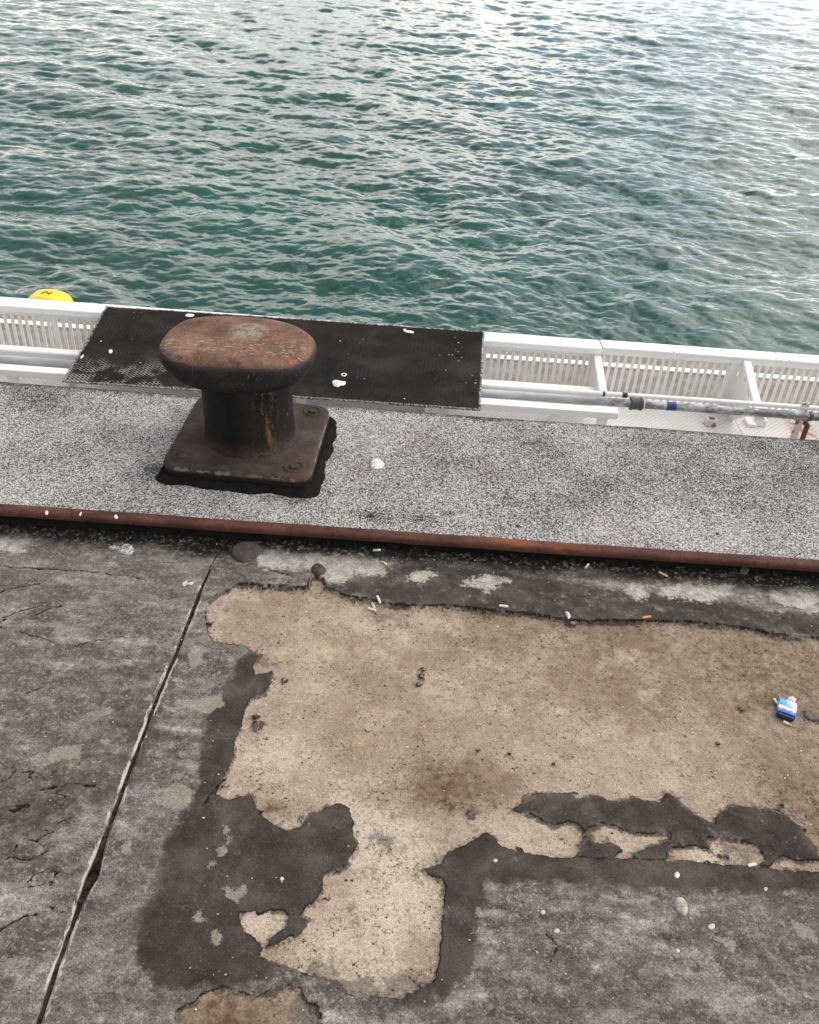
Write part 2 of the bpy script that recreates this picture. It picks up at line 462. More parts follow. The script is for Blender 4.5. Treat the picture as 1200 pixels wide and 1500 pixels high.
for (px, py), r, a in (((560, 1225), 85, 1.0), ((590, 1330), 75, 0.9), ((400, 1110), 90, 0.55), ((500, 1420), 90, 0.6), ((790, 1228), 60, 0.8), ((690, 1200), 80, 0.7), ((480, 1010), 90, 0.35), ((1000, 1150), 110, 0.4), ((920, 1225), 40, 0.9), ((1040, 1252), 40, 0.9), ((840, 1130), 80, 0.4), ((390, 1350), 40, 0.7)):
    c = G(px, py); rr = r / 600.0
    cream_ = np.maximum(cream_, 1.15 * a * np.exp(-((X - c.x) ** 2 + ((Y - c.y) * 1.3) ** 2) / (rr * rr)))
# joint: widening gap with broken lips
t_ = (Y - 0.7) / 1.5
jd = pline(JOINT, wx * 0.18 + X * 0.82, wy * 0.18 + Y * 0.82, 0.09)
cj = G(128, 1285)
jw = 0.0047 + 0.003 * fbm(X * 0 + 3, Y * 9, 5, 3) * 2 + 0.0075 * np.exp(-((Y - cj.y) / 0.04) ** 2) - 0.0022 * sstep(1.7, 2.1, Y)
jr = (jd - jw)
H_ -= 0.008 * sstep(0.003, -0.002, jr) * (0.7 + fbm(X * 20, Y * 20, 2, 3)) + 0.022 * np.exp(-((Y - cj.y) / 0.04) ** 2) * sstep(0.003, -0.004, jr)
crack = np.full_like(X, 0.06)
for c in CRACKS:
    crack = np.minimum(crack, pline(c, wx, wy, 0.06))
ridge = np.abs(fbm(X * 5, Y * 9, 6, 5, 0.55))
rmask = sstep(0.08, 0.16, fbm(X * 2.6 + 5, Y * 2.6, 0, 3)) * (coat > 0.01)
crack = np.minimum(crack, ridge * 0.30 + 0.06 * (1 - rmask * sstep(0.1, -0.3, X)))
H_ -= 0.004 * sstep(0.0045, 0.0, crack) * (fbm(X * 25, Y * 25, 6, 2) > -0.1)
tar = sstep(0.12, 0.03, (KERB_F - Y) + 0.06 * fbm(X * 5, Y * 5, 7, 4) + 0.03 * fbm(X * 40, Y * 40, 1, 3))  # black tar along the kerb, widened to paint in the dimmer light there
# sheet undulation, delaminated plates of coating, grain
H_ += 0.006 * fbm(X * 2.2, Y * 2.2, 3, 3) * sstep(8, 3, np.abs(X))
H_ += 0.0040 * fbm(X * 16, Y * 22, 2, 5, 0.6) * (0.3 + 0.7 * (coat > 0))
isl = sdf(ISLE, wx, wy, 0.1)
plates = np.floor((fbm(X * 7, Y * 9, 5, 3) + 0.5) * 7) / 7
H_ += 0.016 * plates * sstep(0, 0.015, isl) * sstep(0.55, 0.75, X)
plate_l = np.floor((fbm(X * 5 + 3, Y * 11 + 4, 1, 4) + 0.5) * 6) / 6
H_ += 0.010 * plate_l * sstep(-0.5, -0.62, X)
H_ += 0.010 * plate_l * sstep(1.95, 2.02, Y) * sstep(-0.5, -0.4, X)
H_ *= sstep(60, 20, np.hypot(X, Y))
me = grid_mesh('quay_apron', X, Y, H_, dict(coat=coat, smooth=smooth, pale=pale, brown=brown, joint=jr, crack=crack, tar=tar, cream=cream_, film=film, fleck=fleck))  # tar: black kerb tar plus painted dimming towards the kerb

g = M('worn_tar_over_concrete')
fine = g.noise(260, 4, 0.6)
mid = g.noise(38, 8, 0.68)
big = g.noise(5.5, 7, 0.6)
streak = g.noise(9, 7, 0.62, g.map(sc=(0.55, 2.2, 1)))
# bare concrete
cA = g.ramp(g.noise(7, 9, 0.66), [(0.30, (0.25, 0.187, 0.132)), (0.5, (0.385, 0.308, 0.233)), (0.68, (0.51, 0.425, 0.337))])
flm = g.step(g.mt('ADD', g.at('film'), g.mt('MULTIPLY_ADD', g.noise(22, 9, 0.78), 3.6, -1.8)), 0.48, 0.95)
crm = g.step(g.mt('ADD', g.at('cream'), g.mt('MULTIPLY_ADD', mid, 1.8, -0.9)), 0.25, 0.75)
cA = g.mix(g.mt('MULTIPLY', crm, 0.75), cA, (0.61, 0.53, 0.43))
cA = g.mix(g.mt('MULTIPLY', g.step(mid, 0.50, 0.64), 0.5), cA, (0.20, 0.142, 0.094))
cA = g.mix(g.mt('MULTIPLY', g.step(g.noise(17, 8, 0.7, g.map(loc=(8, 1, 0))), 0.53, 0.64), 0.4), cA, (0.30, 0.27, 0.235))
cA = g.mix(g.mt('MULTIPLY', g.step(g.noise(120, 5, 0.75), 0.54, 0.64), 0.5), cA, (0.13, 0.092, 0.064))
cA = g.mix(g.mt('MULTIPLY', g.step(g.noise(150, 4, 0.7, g.map(loc=(4, 2, 0))), 0.54, 0.64), 0.6), cA, (0.54, 0.455, 0.355))
br = g.mt('MULTIPLY', g.at('brown'), g.mt('MULTIPLY_ADD', mid, 2.6, -0.42), clamp=True)
cA = g.mix(br, cA, (0.118, 0.074, 0.042))
cA = g.mix(g.mt('MULTIPLY', g.step(g.noise(3.6, 10, 0.72, g.map(loc=(5, 9, 0))), 0.50, 0.64), 0.45), cA, (0.205, 0.148, 0.100))
cA = g.mix(g.mt('MULTIPLY', g.step(g.noise(4.6, 10, 0.74, g.map(loc=(9, 3, 0))), 0.53, 0.66), 0.5), cA, (0.58, 0.51, 0.415))
cA = g.mix(g.mt('MULTIPLY', flm, 0.72), cA, g.mix(mid, (0.075, 0.063, 0.054), (0.20, 0.175, 0.15)))
pit = g.step(g.noise(6, 6, 0.7, g.map(loc=(2, 9, 0))), 0.50, 0.62)
cA = g.mix(g.mt('MULTIPLY', pit, g.speck(75, 0.28, 0.04, 0.26)), cA, (0.035, 0.026, 0.02))
cA = g.mix(g.mt('MULTIPLY', g.step(g.noise(95, 6, 0.8, g.map(loc=(1, 4, 0))), 0.55, 0.60), g.step(g.noise(11, 6, 0.75, g.map(loc=(4, 8, 0))), 0.46, 0.58)), cA, (0.03, 0.022, 0.017))
cA = g.mix(g.speck(100, 0.07, 0.06, 0.22, g.map(loc=(3, 1, 0))), cA, (0.66, 0.60, 0.52))
edge = g.step(g.at('coat'), -0.022, -0.001)
cA = g.mix(g.mt('MULTIPLY', g.step(g.mt('ADD', g.mt('ADD', g.mt('MULTIPLY', edge, 0.26), g.mt('MULTIPLY', g.noise(10, 5, 0.6, g.map(loc=(3, 3, 0))), 0.6)), g.mt('MULTIPLY', g.noise(60, 8, 0.8), 0.6)), 0.80, 0.90), 0.8), cA, (0.060, 0.050, 0.043))
cA = g.grain(cA, 300, 0.66, 1.36)
# worn coating
wv = g.mt('ADD', g.mt('MULTIPLY', streak, 0.55), g.mt('MULTIPLY', mid, 0.45))
cW = g.ramp(wv, [(0.36, (0.056, 0.047, 0.040)), (0.47, (0.122, 0.105, 0.091)), (0.55, (0.215, 0.188, 0.163)), (0.63, (0.42, 0.375, 0.33))])
cW = g.mix(g.mt('MULTIPLY', g.step(big, 0.49, 0.57), 0.55), cW, (0.080, 0.069, 0.062))
cW = g.mix(g.mt('MULTIPLY', g.step(g.noise(3.1, 6, 0.55, g.map(loc=(9, 4, 0))), 0.52, 0.64), 0.35), cW, (0.175, 0.158, 0.150))
cW = g.mix(g.mt('MULTIPLY', g.step(g.noise(85, 8, 0.8), 0.52, 0.62), 0.65), cW, (0.36, 0.335, 0.30))
cW = g.mix(g.mt('MULTIPLY', g.step(g.noise(70, 8, 0.8, g.map(loc=(2, 7, 0))), 0.55, 0.64), 0.7), cW, (0.035, 0.029, 0.025))
cW = g.mix(g.mt('MULTIPLY', g.step(g.noise(20, 8, 0.7, g.map(loc=(5, 5, 0))), 0.60, 0.64), 0.6), cW, (0.27, 0.24, 0.20))
sc1 = g.step(g.noise(6.5, 10, 0.78, g.map(loc=(1, 8, 0), sc=(0.7, 1.5, 1))), 0.50, 0.62)
cW = g.mix(g.mt('MULTIPLY', sc1, 0.50), cW, (0.34, 0.31, 0.28))
cW = g.mix(g.mt('MULTIPLY', g.step(g.noise(8.5, 10, 0.78, g.map(loc=(6, 2, 0))), 0.52, 0.63), 0.45), cW, (0.070, 0.056, 0.046))
cW = g.grain(cW, 280, 0.50, 1.55)
# smooth dark tar
cD = g.ramp(g.noise(11, 9, 0.66), [(0.32, (0.034, 0.0285, 0.0235)), (0.52, (0.059, 0.050, 0.042)), (0.70, (0.108, 0.094, 0.080))])
cD = g.mix(g.mt('MULTIPLY', g.step(g.noise(130, 7, 0.78), 0.56, 0.66), 0.5), cD, (0.15, 0.13, 0.117))
cD = g.mix(g.mt('MULTIPLY', g.step(g.noise(38, 9, 0.75, g.map(loc=(1, 2, 0), sc=(0.6, 1.3, 1))), 0.58, 0.66), 0.45), cD, (0.12, 0.107, 0.097))
cD = g.mix(g.mt('MULTIPLY', g.step(g.noise(4.5, 9, 0.7, g.map(loc=(7, 7, 0))), 0.50, 0.62), 0.5), cD, (0.105, 0.092, 0.080))
cD = g.grain(cD, 320, 0.62, 1.45)
sm = g.step(g.mt('ADD', g.at('smooth'), g.mt('MULTIPLY_ADD', g.noise(30, 9, 0.72), 1.9, -0.95)), 0.22, 0.88)
cC = g.mix(sm, cW, cD)
pl = g.step(g.mt('ADD', g.at('pale'), g.mt('MULTIPLY_ADD', g.noise(45, 9, 0.8), 0.14, -0.07)), -0.010, 0.0)
cC = g.mix(g.mt('MULTIPLY', pl, 0.92), cC, g.grain(g.ramp(mid, [(0.35, (0.26, 0.24, 0.21)), (0.6, (0.52, 0.48, 0.43))]), 260, 0.6, 1.35))
fk = g.step(g.mt('ADD', g.at('fleck'), g.mt('MULTIPLY_ADD', g.noise(80, 8, 0.8), 0.05, -0.022)), -0.001, 0.0015)
cC = g.mix(g.mt('MULTIPLY', fk, 0.85), cC, g.grain(g.mix(mid, (0.17, 0.15, 0.125), (0.40, 0.355, 0.30)), 220, 0.6, 1.4))
cC = g.mix(g.mt('MULTIPLY', g.at('tar'), g.step(g.noise(60, 8, 0.75), 0.70, 0.50)), cC, (0.009, 0.0085, 0.008))  # tar black plus painted dimming towards the kerb
cC = g.mix(g.speck(26, 0.03, 0.02, 0.09, g.map(g.obj, sc=(1, 1.4, 1))), cC, (0.50, 0.48, 0.44))
cC = g.mix(g.speck(75, 0.05, 0.04, 0.18, g.map(loc=(5, 2, 0))), cC, (0.42, 0.39, 0.35))
# dark broken rim of the coating
lip = g.mt('MULTIPLY', g.step(g.at('coat'), 0.005, 0.0015), g.step(g.noise(30, 5, 0.7), 0.42, 0.52))
cC = g.mix(lip, cC, (0.018, 0.016, 0.015))
isC = g.step(g.mt('ADD', g.at('coat'), g.mt('MULTIPLY_ADD', g.noise(160, 5, 0.75), 0.010, -0.005)), -0.001, 0.0008)
col = g.mix(isC, cA, cC)
# joint sealant, mortar lips, cracks
jn = g.at('joint')
lipm = g.mt('MULTIPLY', g.step(g.mt('ADD', jn, g.mt('MULTIPLY_ADD', g.noise(60, 6, 0.75), 0.016, -0.008)), 0.0085, 0.005), g.step(g.noise(9, 8, 0.75, g.map(sc=(5.0, 1.0, 1))), 0.495, 0.535))
lipm = g.mt('MULTIPLY', lipm, g.step(g.xyz()[1], G(309, 832).y, G(300, 850).y))
col = g.mix(lipm, col, (0.50, 0.46, 0.39))
col = g.mix(g.step(jn, 0.0012, -0.0008), col, g.ramp(g.noise(60, 7, 0.78), [(0.40, (0.010, 0.0085, 0.0065)), (0.55, (0.040, 0.033, 0.025)), (0.70, (0.12, 0.10, 0.075))]))
col = g.mix(g.mt('MULTIPLY', g.step(g.at('crack'), 0.004, 0.001), g.step(mid, 0.42, 0.5)), col, (0.016, 0.013, 0.011))
hgt = g.mt('ADD', g.mt('MULTIPLY', g.noise(170, 7, 0.75), 0.9), g.mt('MULTIPLY', mid, 1.3))
nrm = g.bump(hgt, 0.0045, 0.9)
apron = link('quay_apron', me, g.done(col, 0.85, nrm, Specular_IOR_Level=0.10))
tag(apron, kind='structure')

# ================================================================== raised gritted strip and quay wall
sx = axis(-2.4, 2.6, 0.009, -40, 40)
back = KERB_F + 0.035
sy = np.arange(back, EDGE_Y, 0.009)
X, Y = np.meshgrid(sx, sy)
Y = Y.copy()
edge_w = 0.006 * fbm(X * 20, X * 0, 3, 4) + 0.010 * fbm(X * 3, X * 0 + 4, 4, 3)
Y += sstep(EDGE_Y - 0.06, EDGE_Y, Y) * edge_w
Z = ZS + 0.006 * fbm(X * 2.5, Y * 2.5, 1, 3) + 0.002 * fbm(X * 30, Y * 30, 2, 3)
lipd = EDGE_Y - Y
Z -= 0.008 * sstep(0.03, 0.0, lipd)
# wrap down over the quay wall
Xw = np.vstack([X, X[-1:], X[-1:]]); Yw = np.vstack([Y, Y[-1:] + 0.004, Y[-1:] + 0.004]); Zw = np.vstack([Z, Z[-1:] - 0.02, Z[-1:] * 0 - 4.0])
bare = np.zeros_like(Xw)
for (px, py, r, a) in ((800, 690, 240, 0.35), (1050, 700, 180, 0.4), (1190, 690, 120, 0.6), (500, 690, 60, 0.2), (620, 760, 25, 0.9), (545, 755, 22, 0.9), (655, 752, 10, 1.3), (430, 725, 40, 0.7), (240, 690, 40, 0.7), (200, 640, 60, 0.3), (1120, 660, 90, 0.75), (1180, 650, 80, 0.8), (960, 650, 70, 0.4), (60, 575, 80, 0.6)):
    c = G(px, py, ZS); rr = r / 440.0
    bare = np.maximum(bare, a * np.exp(-((Xw - c.x) ** 2 + ((Yw - c.y) * 1.6) ** 2) / (rr * rr)))
bare = np.maximum(bare, 1.6 * sstep(0.06, 0.005, EDGE_Y - Yw + 0.04 * fbm(Xw * 4, Yw * 4, 1, 3)))
me = grid_mesh('quay_strip', Xw, Yw, Zw, dict(bare=bare))
s = M('gritted_coating')
v = s.vor(300)
sc_ = s.n('SeparateColor'); s.put(sc_.inputs[0], v.outputs['Color'])
shift = s.mt('ADD', s.mt('MULTIPLY_ADD', s.noise(5, 7, 0.66), 0.62, -0.40), s.mt('MULTIPLY', s.at('bare'), s.mt('MULTIPLY_ADD', s.noise(24, 7, 0.7), 1.1, -0.2)))
val = s.mt('SUBTRACT', s.mt('ADD', s.mt('MULTIPLY', sc_.outputs[0], 0.72), s.mt('MULTIPLY', s.noise(330, 3, 0.6), 0.42)), s.mt('MULTIPLY', shift, 0.75))
col = s.ramp(val, [(0.24, (0.014, 0.013, 0.013)), (0.40, (0.07, 0.066, 0.063)), (0.54, (0.175, 0.168, 0.163)), (0.74, (0.40, 0.392, 0.386)), (0.97, (0.60, 0.595, 0.59))])
col = s.mix(s.mt('MULTIPLY', s.step(s.noise(5, 5, 0.6, s.map(loc=(3, 8, 1))), 0.49, 0.66), 0.32), col, s.mix(1.0, col, (0.74, 0.63, 0.50), 'MULTIPLY'))
col = s.mix(s.speck(30, 0.035, 0.05, 0.2), col, (0.02, 0.018, 0.017))
wall = s.step(s.xyz()[2], 0.02, -0.01)
col = s.mix(wall, col, s.ramp(s.noise(4, 8, 0.7), [(0.3, (0.02, 0.018, 0.016)), (0.7, (0.09, 0.08, 0.07))]))
nrm = s.bump(s.mt('ADD', sc_.outputs[0], s.noise(80, 5, 0.6)), 0.002, 0.7)
strip = link('quay_strip', me, s.done(col, 0.8, nrm, Specular_IOR_Level=0.15))
tag(strip, kind='structure')

# ================================================================== kerb rail
def rust_mat(name, lo, mid_, hi, dark, pale_amt=0.2, orange=None):
    r = M(name)
    c = r.ramp(r.noise(14, 9, 0.65, r.map(sc=(0.5, 1, 1))), [(0.3, lo), (0.5, mid_), (0.7, hi)])
    c = r.mix(r.mt('MULTIPLY', r.step(r.noise(45, 8, 0.7), 0.52, 0.64), 0.7), c, dark)
    c = r.mix(r.mt('MULTIPLY', r.step(r.noise(120, 7, 0.75), 0.60, 0.68), pale_amt), c, (0.42, 0.36, 0.31))
    if orange:
        x = r.xyz()[0]
        f = r.mt('MULTIPLY', r.step(x, orange[0], orange[0] + 0.15), r.step(x, orange[1] + 0.15, orange[1]))
        f = r.mt('MULTIPLY', f, r.step(r.noise(16, 9, 0.75, r.map(sc=(0.35, 1, 1))), 0.45, 0.58))
        c = r.mix(r.mt('MULTIPLY', f, 0.8), c, (0.24, 0.07, 0.028))
    return r.done(c, r.ramp(r.noise(30, 5), [(0.3, 0.7), (0.7, 0.9)]), r.bump(r.noise(90, 8, 0.75), 0.004, 0.8), Specular_IOR_Level=0.15)

rust_k = rust_mat('rusty_steel_head', (0.048, 0.023, 0.018), (0.088, 0.038, 0.028), (0.130, 0.060, 0.044), (0.034, 0.020, 0.017), 0.3, (0.22, 0.50))
tarblack = M('black_tar')
tarblack = tarblack.done(tarblack.ramp(tarblack.noise(30, 7, 0.65), [(0.3, (0.006, 0.0055, 0.005)), (0.7, (0.016, 0.014, 0.013))]), 0.85, tarblack.bump(tarblack.noise(60, 7, 0.7), 0.006, 0.8), Specular_IOR_Level=0.05)
kr = thing('kerb_rail', (0, KERB_F, 0), 'long rusty brown steel rail edging the gritted strip', 'kerb rail')
bm = bmesh.new()
hd = [(0.044, ZS - 0.028), (0.044, ZS + 0.002), (0.036, ZS + 0.008), (0.007, ZS + 0.0085), (0.001, ZS + 0.0065), (-0.001, ZS + 0.001), (-0.001, ZS - 0.010), (0.004, ZS - 0.017), (0.014, ZS - 0.022)]
def kw(x):
    xx = np.array([x]); return (0.0045 * float(fbm(xx * 3, xx * 0, 1, 5, 0.6)[0]), 0.0045 * float(fbm(xx * 4, xx * 0 + 5, 2, 5, 0.6)[0]))
extrude_profile(bm, hd, -14, 14, 700, kw)
build('head', bm, rust_k, kr, smooth=True)
bm = bmesh.new()
extrude_profile(bm, [(0.043, -0.02), (0.043, ZS - 0.029), (0.016, ZS - 0.0225), (0.019, 0.022), (0.008, 0.008), (-0.012, -0.002), (-0.012, -0.02)], -14, 14, 900, lambda x: (kw(x * 2)[0], kw(x)[1]))
tag(build('web', bm, tarblack, kr, smooth=True), 'black tarred lower face of the rail')

# ================================================================== bollard
PT = 0.062
pc = [G(241, 679, ZS + PT), G(452, 704, ZS + PT), G(487, 592, ZS + PT), G(285, 577, ZS + PT)]
BC = sum((Vector((p.x, p.y, 0)) for p in pc), Vector()) / 4
bx_dir = ((pc[1] - pc[0]) + (pc[2] - pc[3]))
BANG = math.atan2(bx_dir.y, bx_dir.x)
BW = ((pc[1] - pc[0]).length + (pc[2] - pc[3]).length) / 4
BD = ((pc[3] - pc[0]).length + (pc[2] - pc[1]).length) / 4
print('bollard centre', BC, 'half sizes', BW, BD, 'angle', math.degrees(BANG))
bol = thing('mooring_bollard', (BC.x, BC.y, ZS), 'squat rusty iron mooring bollard with an oval head on a square bolted plate', 'bollard', rz=BANG)

def srect(hw, hd_, rad, n=10):
    out = []
    for cx, cy, a0 in ((hw - rad, hd_ - rad, 0), (-hw + rad, hd_ - rad, 90), (-hw + rad, -hd_ + rad, 180), (hw - rad, -hd_ + rad, 270)):
        for k in range(n + 1):
            a = R(a0 + 90 * k / n)
            out.append((cx + rad * math.cos(a), cy + rad * math.sin(a)))
    return out

def iron(name, kind):
    r = M(name)
    if kind == 'cap':
        top = r.ramp(r.noise(9, 9, 0.68), [(0.3, (0.075, 0.044, 0.034)), (0.5, (0.160, 0.088, 0.060)), (0.68, (0.24, 0.150, 0.112))])
        top = r.mix(r.mt('MULTIPLY', r.step(r.noise(26, 8, 0.7), 0.53, 0.65), 0.7), top, (0.045, 0.028, 0.024))
        top = r.mix(r.mt('MULTIPLY', r.step(r.noise(16, 7, 0.6, r.map(loc=(2, 5, 1))), 0.56, 0.66), 0.6), top, (0.27, 0.115, 0.058))
        p = r.xyz()
        ws = r.step(r.mt('ABSOLUTE', r.mt('ADD', p[1], 0.07)), 0.10, 0.02)
        scr = r.mt('MULTIPLY', r.step(r.noise(70, 9, 0.8, r.map(sc=(0.6, 1.6, 1))), 0.53, 0.62), ws)
        top = r.mix(r.mt('MULTIPLY', scr, 0.85), top, (0.50, 0.43, 0.37))
        cen = r.step(r.mt('ADD', r.mt('POWER', r.mt('ADD', p[0], 0.0), 2.0), r.mt('POWER', r.mt('ADD', p[1], -0.045), 2.0)), 0.0058, 0.0015)
        top = r.mix(r.mt('MULTIPLY', cen, r.step(r.noise(50, 7, 0.7), 0.35, 0.6)), top, (0.27, 0.235, 0.185))
        top = r.mix(r.mt('MULTIPLY', r.step(r.noise(130, 6, 0.7), 0.60, 0.68), 0.5), top, (0.36, 0.31, 0.27))
        wear = r.at('wear')
        wear = r.step(r.mt('ADD', wear, r.mt('MULTIPLY_ADD', r.noise(22, 8, 0.7), 0.7, -0.35)), 0.38, 0.62)
        rim = r.ramp(r.noise(12, 8, 0.65), [(0.35, (0.012, 0.012, 0.014)), (0.6, (0.030, 0.026, 0.026)), (0.75, (0.07, 0.05, 0.04))])
        rim = r.mix(r.mt('MULTIPLY', r.step(r.noise(90, 8, 0.75, r.map(sc=(1, 1, 0.4))), 0.60, 0.68), 0.6), rim, (0.25, 0.22, 0.2))
        # half worn ring between bare top and black paint
        c = r.mix(wear, rim, top)
        ring = r.mt('MULTIPLY', r.step(r.at('wear'), 0.9, 0.5), r.step(r.at('wear'), 0.0, 0.4))
        c = r.mix(r.mt('MULTIPLY', ring, 0.45), c, (0.085, 0.062, 0.056))
        c = r.grain(c, 260, 0.65, 1.4)
        return r.done(c, 0.72, r.bump(r.noise(55, 9, 0.75), 0.005, 0.75), Specular_IOR_Level=0.12)
    if kind == 'stem':
        c = r.ramp(r.noise(10, 8, 0.65, r.map(sc=(1, 1, 0.5))), [(0.38, (0.006, 0.0055, 0.0055)), (0.58, (0.014, 0.0115, 0.010)), (0.78, (0.055, 0.034, 0.021))])
        p = r.xyz()
        f = r.mt('MULTIPLY', r.step(p[0], 0.035, 0.07), r.step(p[0], 0.125, 0.09))
        f = r.mt('MULTIPLY', f, r.step(r.noise(22, 8, 0.75, r.map(sc=(1, 1, 0.35))), 0.46, 0.60))
        c = r.mix(r.mt('MULTIPLY', f, 0.5), c, (0.27, 0.16, 0.06))
        c = r.mix(r.mt('MULTIPLY', r.step(r.noise(60, 8, 0.75, r.map(sc=(1, 1, 0.4))), 0.62, 0.68), r.step(p[0], -0.02, 0.06)), c, (0.34, 0.29, 0.24))
        c = r.mix(r.mt('MULTIPLY', r.step(p[2], 0.13, 0.06), 0.5), c, r.ramp(r.noise(16, 7, 0.7), [(0.4, (0.018, 0.012, 0.010)), (0.68, (0.085, 0.040, 0.022))]))
        return r.done(c, 0.6, r.bump(r.noise(50, 9, 0.75), 0.004, 0.7), Specular_IOR_Level=0.15)
    c = r.ramp(r.noise(9, 9, 0.65), [(0.3, (0.026, 0.019, 0.016)), (0.5, (0.050, 0.038, 0.031)), (0.72, (0.095, 0.068, 0.052))])
    c = r.mix(r.mt('MULTIPLY', r.step(r.noise(30, 8, 0.72), 0.55, 0.66), 0.6), c, (0.018, 0.014, 0.012))
    c = r.mix(r.mt('MULTIPLY', r.step(r.noise(6, 5, 0.6, r.map(loc=(1, 3, 0))), 0.54, 0.66), 0.5), c, (0.12, 0.062, 0.036))
    e = r.step(r.mt('ADD', r.at('wear'), r.mt('MULTIPLY_ADD', r.noise(34, 9, 0.8), 3.2, -2.0)), 0.40, 0.62)
    c = r.mix(r.mt('MULTIPLY', e, 0.45), c, (0.30, 0.27, 0.25))
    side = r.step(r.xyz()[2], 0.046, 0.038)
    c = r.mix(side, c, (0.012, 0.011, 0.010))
    c = r.mix(r.mt('MULTIPLY', r.step(r.noise(110, 7, 0.75), 0.62, 0.69), 0.5), c, (0.28, 0.25, 0.22))
    return r.done(c, 0.72, r.bump(r.noise(60, 9, 0.75), 0.004, 0.7), Specular_IOR_Level=0.12)

def wear_attr(o, fn):
    me = o.data
    a = me.attributes.new('wear', 'FLOAT', 'POINT')
    a.data.foreach_set('value', np.array([fn(v.co) for v in me.vertices], dtype=np.float32))

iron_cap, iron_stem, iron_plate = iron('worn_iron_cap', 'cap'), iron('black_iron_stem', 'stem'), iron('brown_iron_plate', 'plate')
# base plate
bm = bmesh.new()
rings = []
for dz, ins in ((0, 0.0), (0.030, 0.0), (PT - 0.012, 0.001), (PT - 0.004, 0.004), (PT - 0.001, 0.009), (PT, 0.016), (PT, 0.03), (PT, 0.06), (PT + 0.001, 0.10), (PT + 0.004, 0.13)):
    rings.append([Vector((x, y, dz)) for x, y in srect(BW - ins, BD - ins, 0.055 - min(ins, 0.03) * 0.6)])
loft(bm, rings)
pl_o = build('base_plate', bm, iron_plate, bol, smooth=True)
def pw(c):
    d = max(abs(c.x) / BW, abs(c.y) / BD)
    return max(0, min(1, (d - 0.965) / 0.03)) if c.z > 0.035 else 0
wear_attr(pl_o, pw)
# bolts in dished seats
for sx_, sy_ in ((-1, -1), (1, -1), (1, 1), (-1, 1)):
    bm = bmesh.new()
    cx, cy = sx_ * (BW - 0.062), sy_ * (BD - 0.062)
    rg = []
    for rr, dz in ((0.036, PT - 0.002), (0.034, PT + 0.003), (0.029, PT + 0.0035), (0.025, PT + 0.0005)):
        rg.append([Vector((cx + rr * math.cos(2 * math.pi * k / 28), cy + rr * math.sin(2 * math.pi * k / 28), dz + 0.001 * random.random())) for k in range(28)])
    loft(bm, rg, True, True)
    rg = []
    for rr, dz in ((0.017, PT + 0.0003), (0.017, PT + 0.005), (0.013, PT + 0.008)):
        rg.append([Vector((cx + rr * math.cos(2 * math.pi * k / 6 + 0.3), cy + rr * math.sin(2 * math.pi * k / 6 + 0.3), dz)) for k in range(6)])
    loft(bm, rg, True, True)
    build('bolt', bm, iron_plate, bol)
# tar bed poured round the plate
bm = bmesh.new()
def resample(pts, n):
    P = [Vector((p[0], p[1], 0)) for p in pts]
    P.append(P[0])
    acc = [0.0]
    for a, b in zip(P, P[1:]): acc.append(acc[-1] + (b - a).length)
    o = []; k = 0
    for i_ in range(n):
        t = acc[-1] * i_ / n
        while acc[k + 1] < t: k += 1
        f = (t - acc[k]) / max(acc[k + 1] - acc[k], 1e-9)
        o.append(P[k].lerp(P[k + 1], f))
    return o
NSK = 220
out = []
rr0 = 0.0
for p_ in resample(srect(BW + 0.022, BD + 0.024, 0.05, 14), NSK):
    a = math.atan2(p_.y, p_.x)
    rr0 = rr0 * 0.6 + random.uniform(-1, 1) * 0.4
    k = 1 + 0.018 * math.sin(a * 7) + 0.014 * math.sin(a * 13 + 1) + 0.026 * rr0
    out.append(Vector((p_.x * k + 0.010, p_.y * k - 0.004, 0.0)))
inn = [Vector((p_.x, p_.y, 0.022 + random.uniform(-0.003, 0.004))) for p_ in resample(srect(BW + 0.006, BD + 0.006, 0.055, 14), NSK)]
in2 = [Vector((p_.x, p_.y, 0.016)) for p_ in resample(srect(BW - 0.02, BD - 0.02, 0.05, 14), NSK)]
loft(bm, [out, inn, in2], False, False)
tag(build('bedding', bm, tarblack, bol, smooth=True), 'lumpy black tar skirt under the plate')
# stem and cap in the bollard's own frame
cap_c = V(351, 506, BC.y)                                   # middle of the head
HT = cap_c.z - ZS
print('cap centre', cap_c, 'HT', HT)
ca, sa = math.cos(-BANG), math.sin(-BANG)
def loc2(px, py):
    p = V(px, py, BC.y) - Vector((BC.x, BC.y, 0))
    return p.x * ca - p.y * sa
CX = loc2(350, 506); SX = loc2(366, 600)
SRAD = (loc2(430, 600) - loc2(300, 600)) / 2
CWX = (loc2(463, 506) - loc2(236, 506)) / 2
CWY = 0.205
print('cap half width', CWX, 'stem r', SRAD, 'offsets', CX, SX)
bm = bmesh.new()
rings = []
def ell(cx, cy, rx, ry, z, n=2.5, N=72):
    o = []
    for k in range(N):
        a = 2 * math.pi * k / N
        c, s_ = math.cos(a), math.sin(a)
        o.append(Vector((cx + rx * abs(c) ** (2 / n) * (1 if c >= 0 else -1), cy + ry * abs(s_) ** (2 / n) * (1 if s_ >= 0 else -1), z)))
    return o
for z, k in ((PT - 0.004, 1.16), (PT + 0.003, 1.11), (PT + 0.009, 1.06), (PT + 0.018, 1.025), (PT + 0.04, 1.01), (PT + 0.08, 1.0), (HT * 0.62, 0.99), (HT * 0.70, 1.0), (HT * 0.80, 1.03)):
    f = (z - PT) / HT
    rings.append(ell(SX + (CX - SX) * max(f, 0) * 0.6, 0, SRAD * k, SRAD * k * 0.98, z, 2.0))
loft(bm, rings, True, True)
build('stem', bm, iron_stem, bol, smooth=True)
CAP_Y = 0.0
bm = bmesh.new()
rings = []
T = 0.128                                                   # head thickness
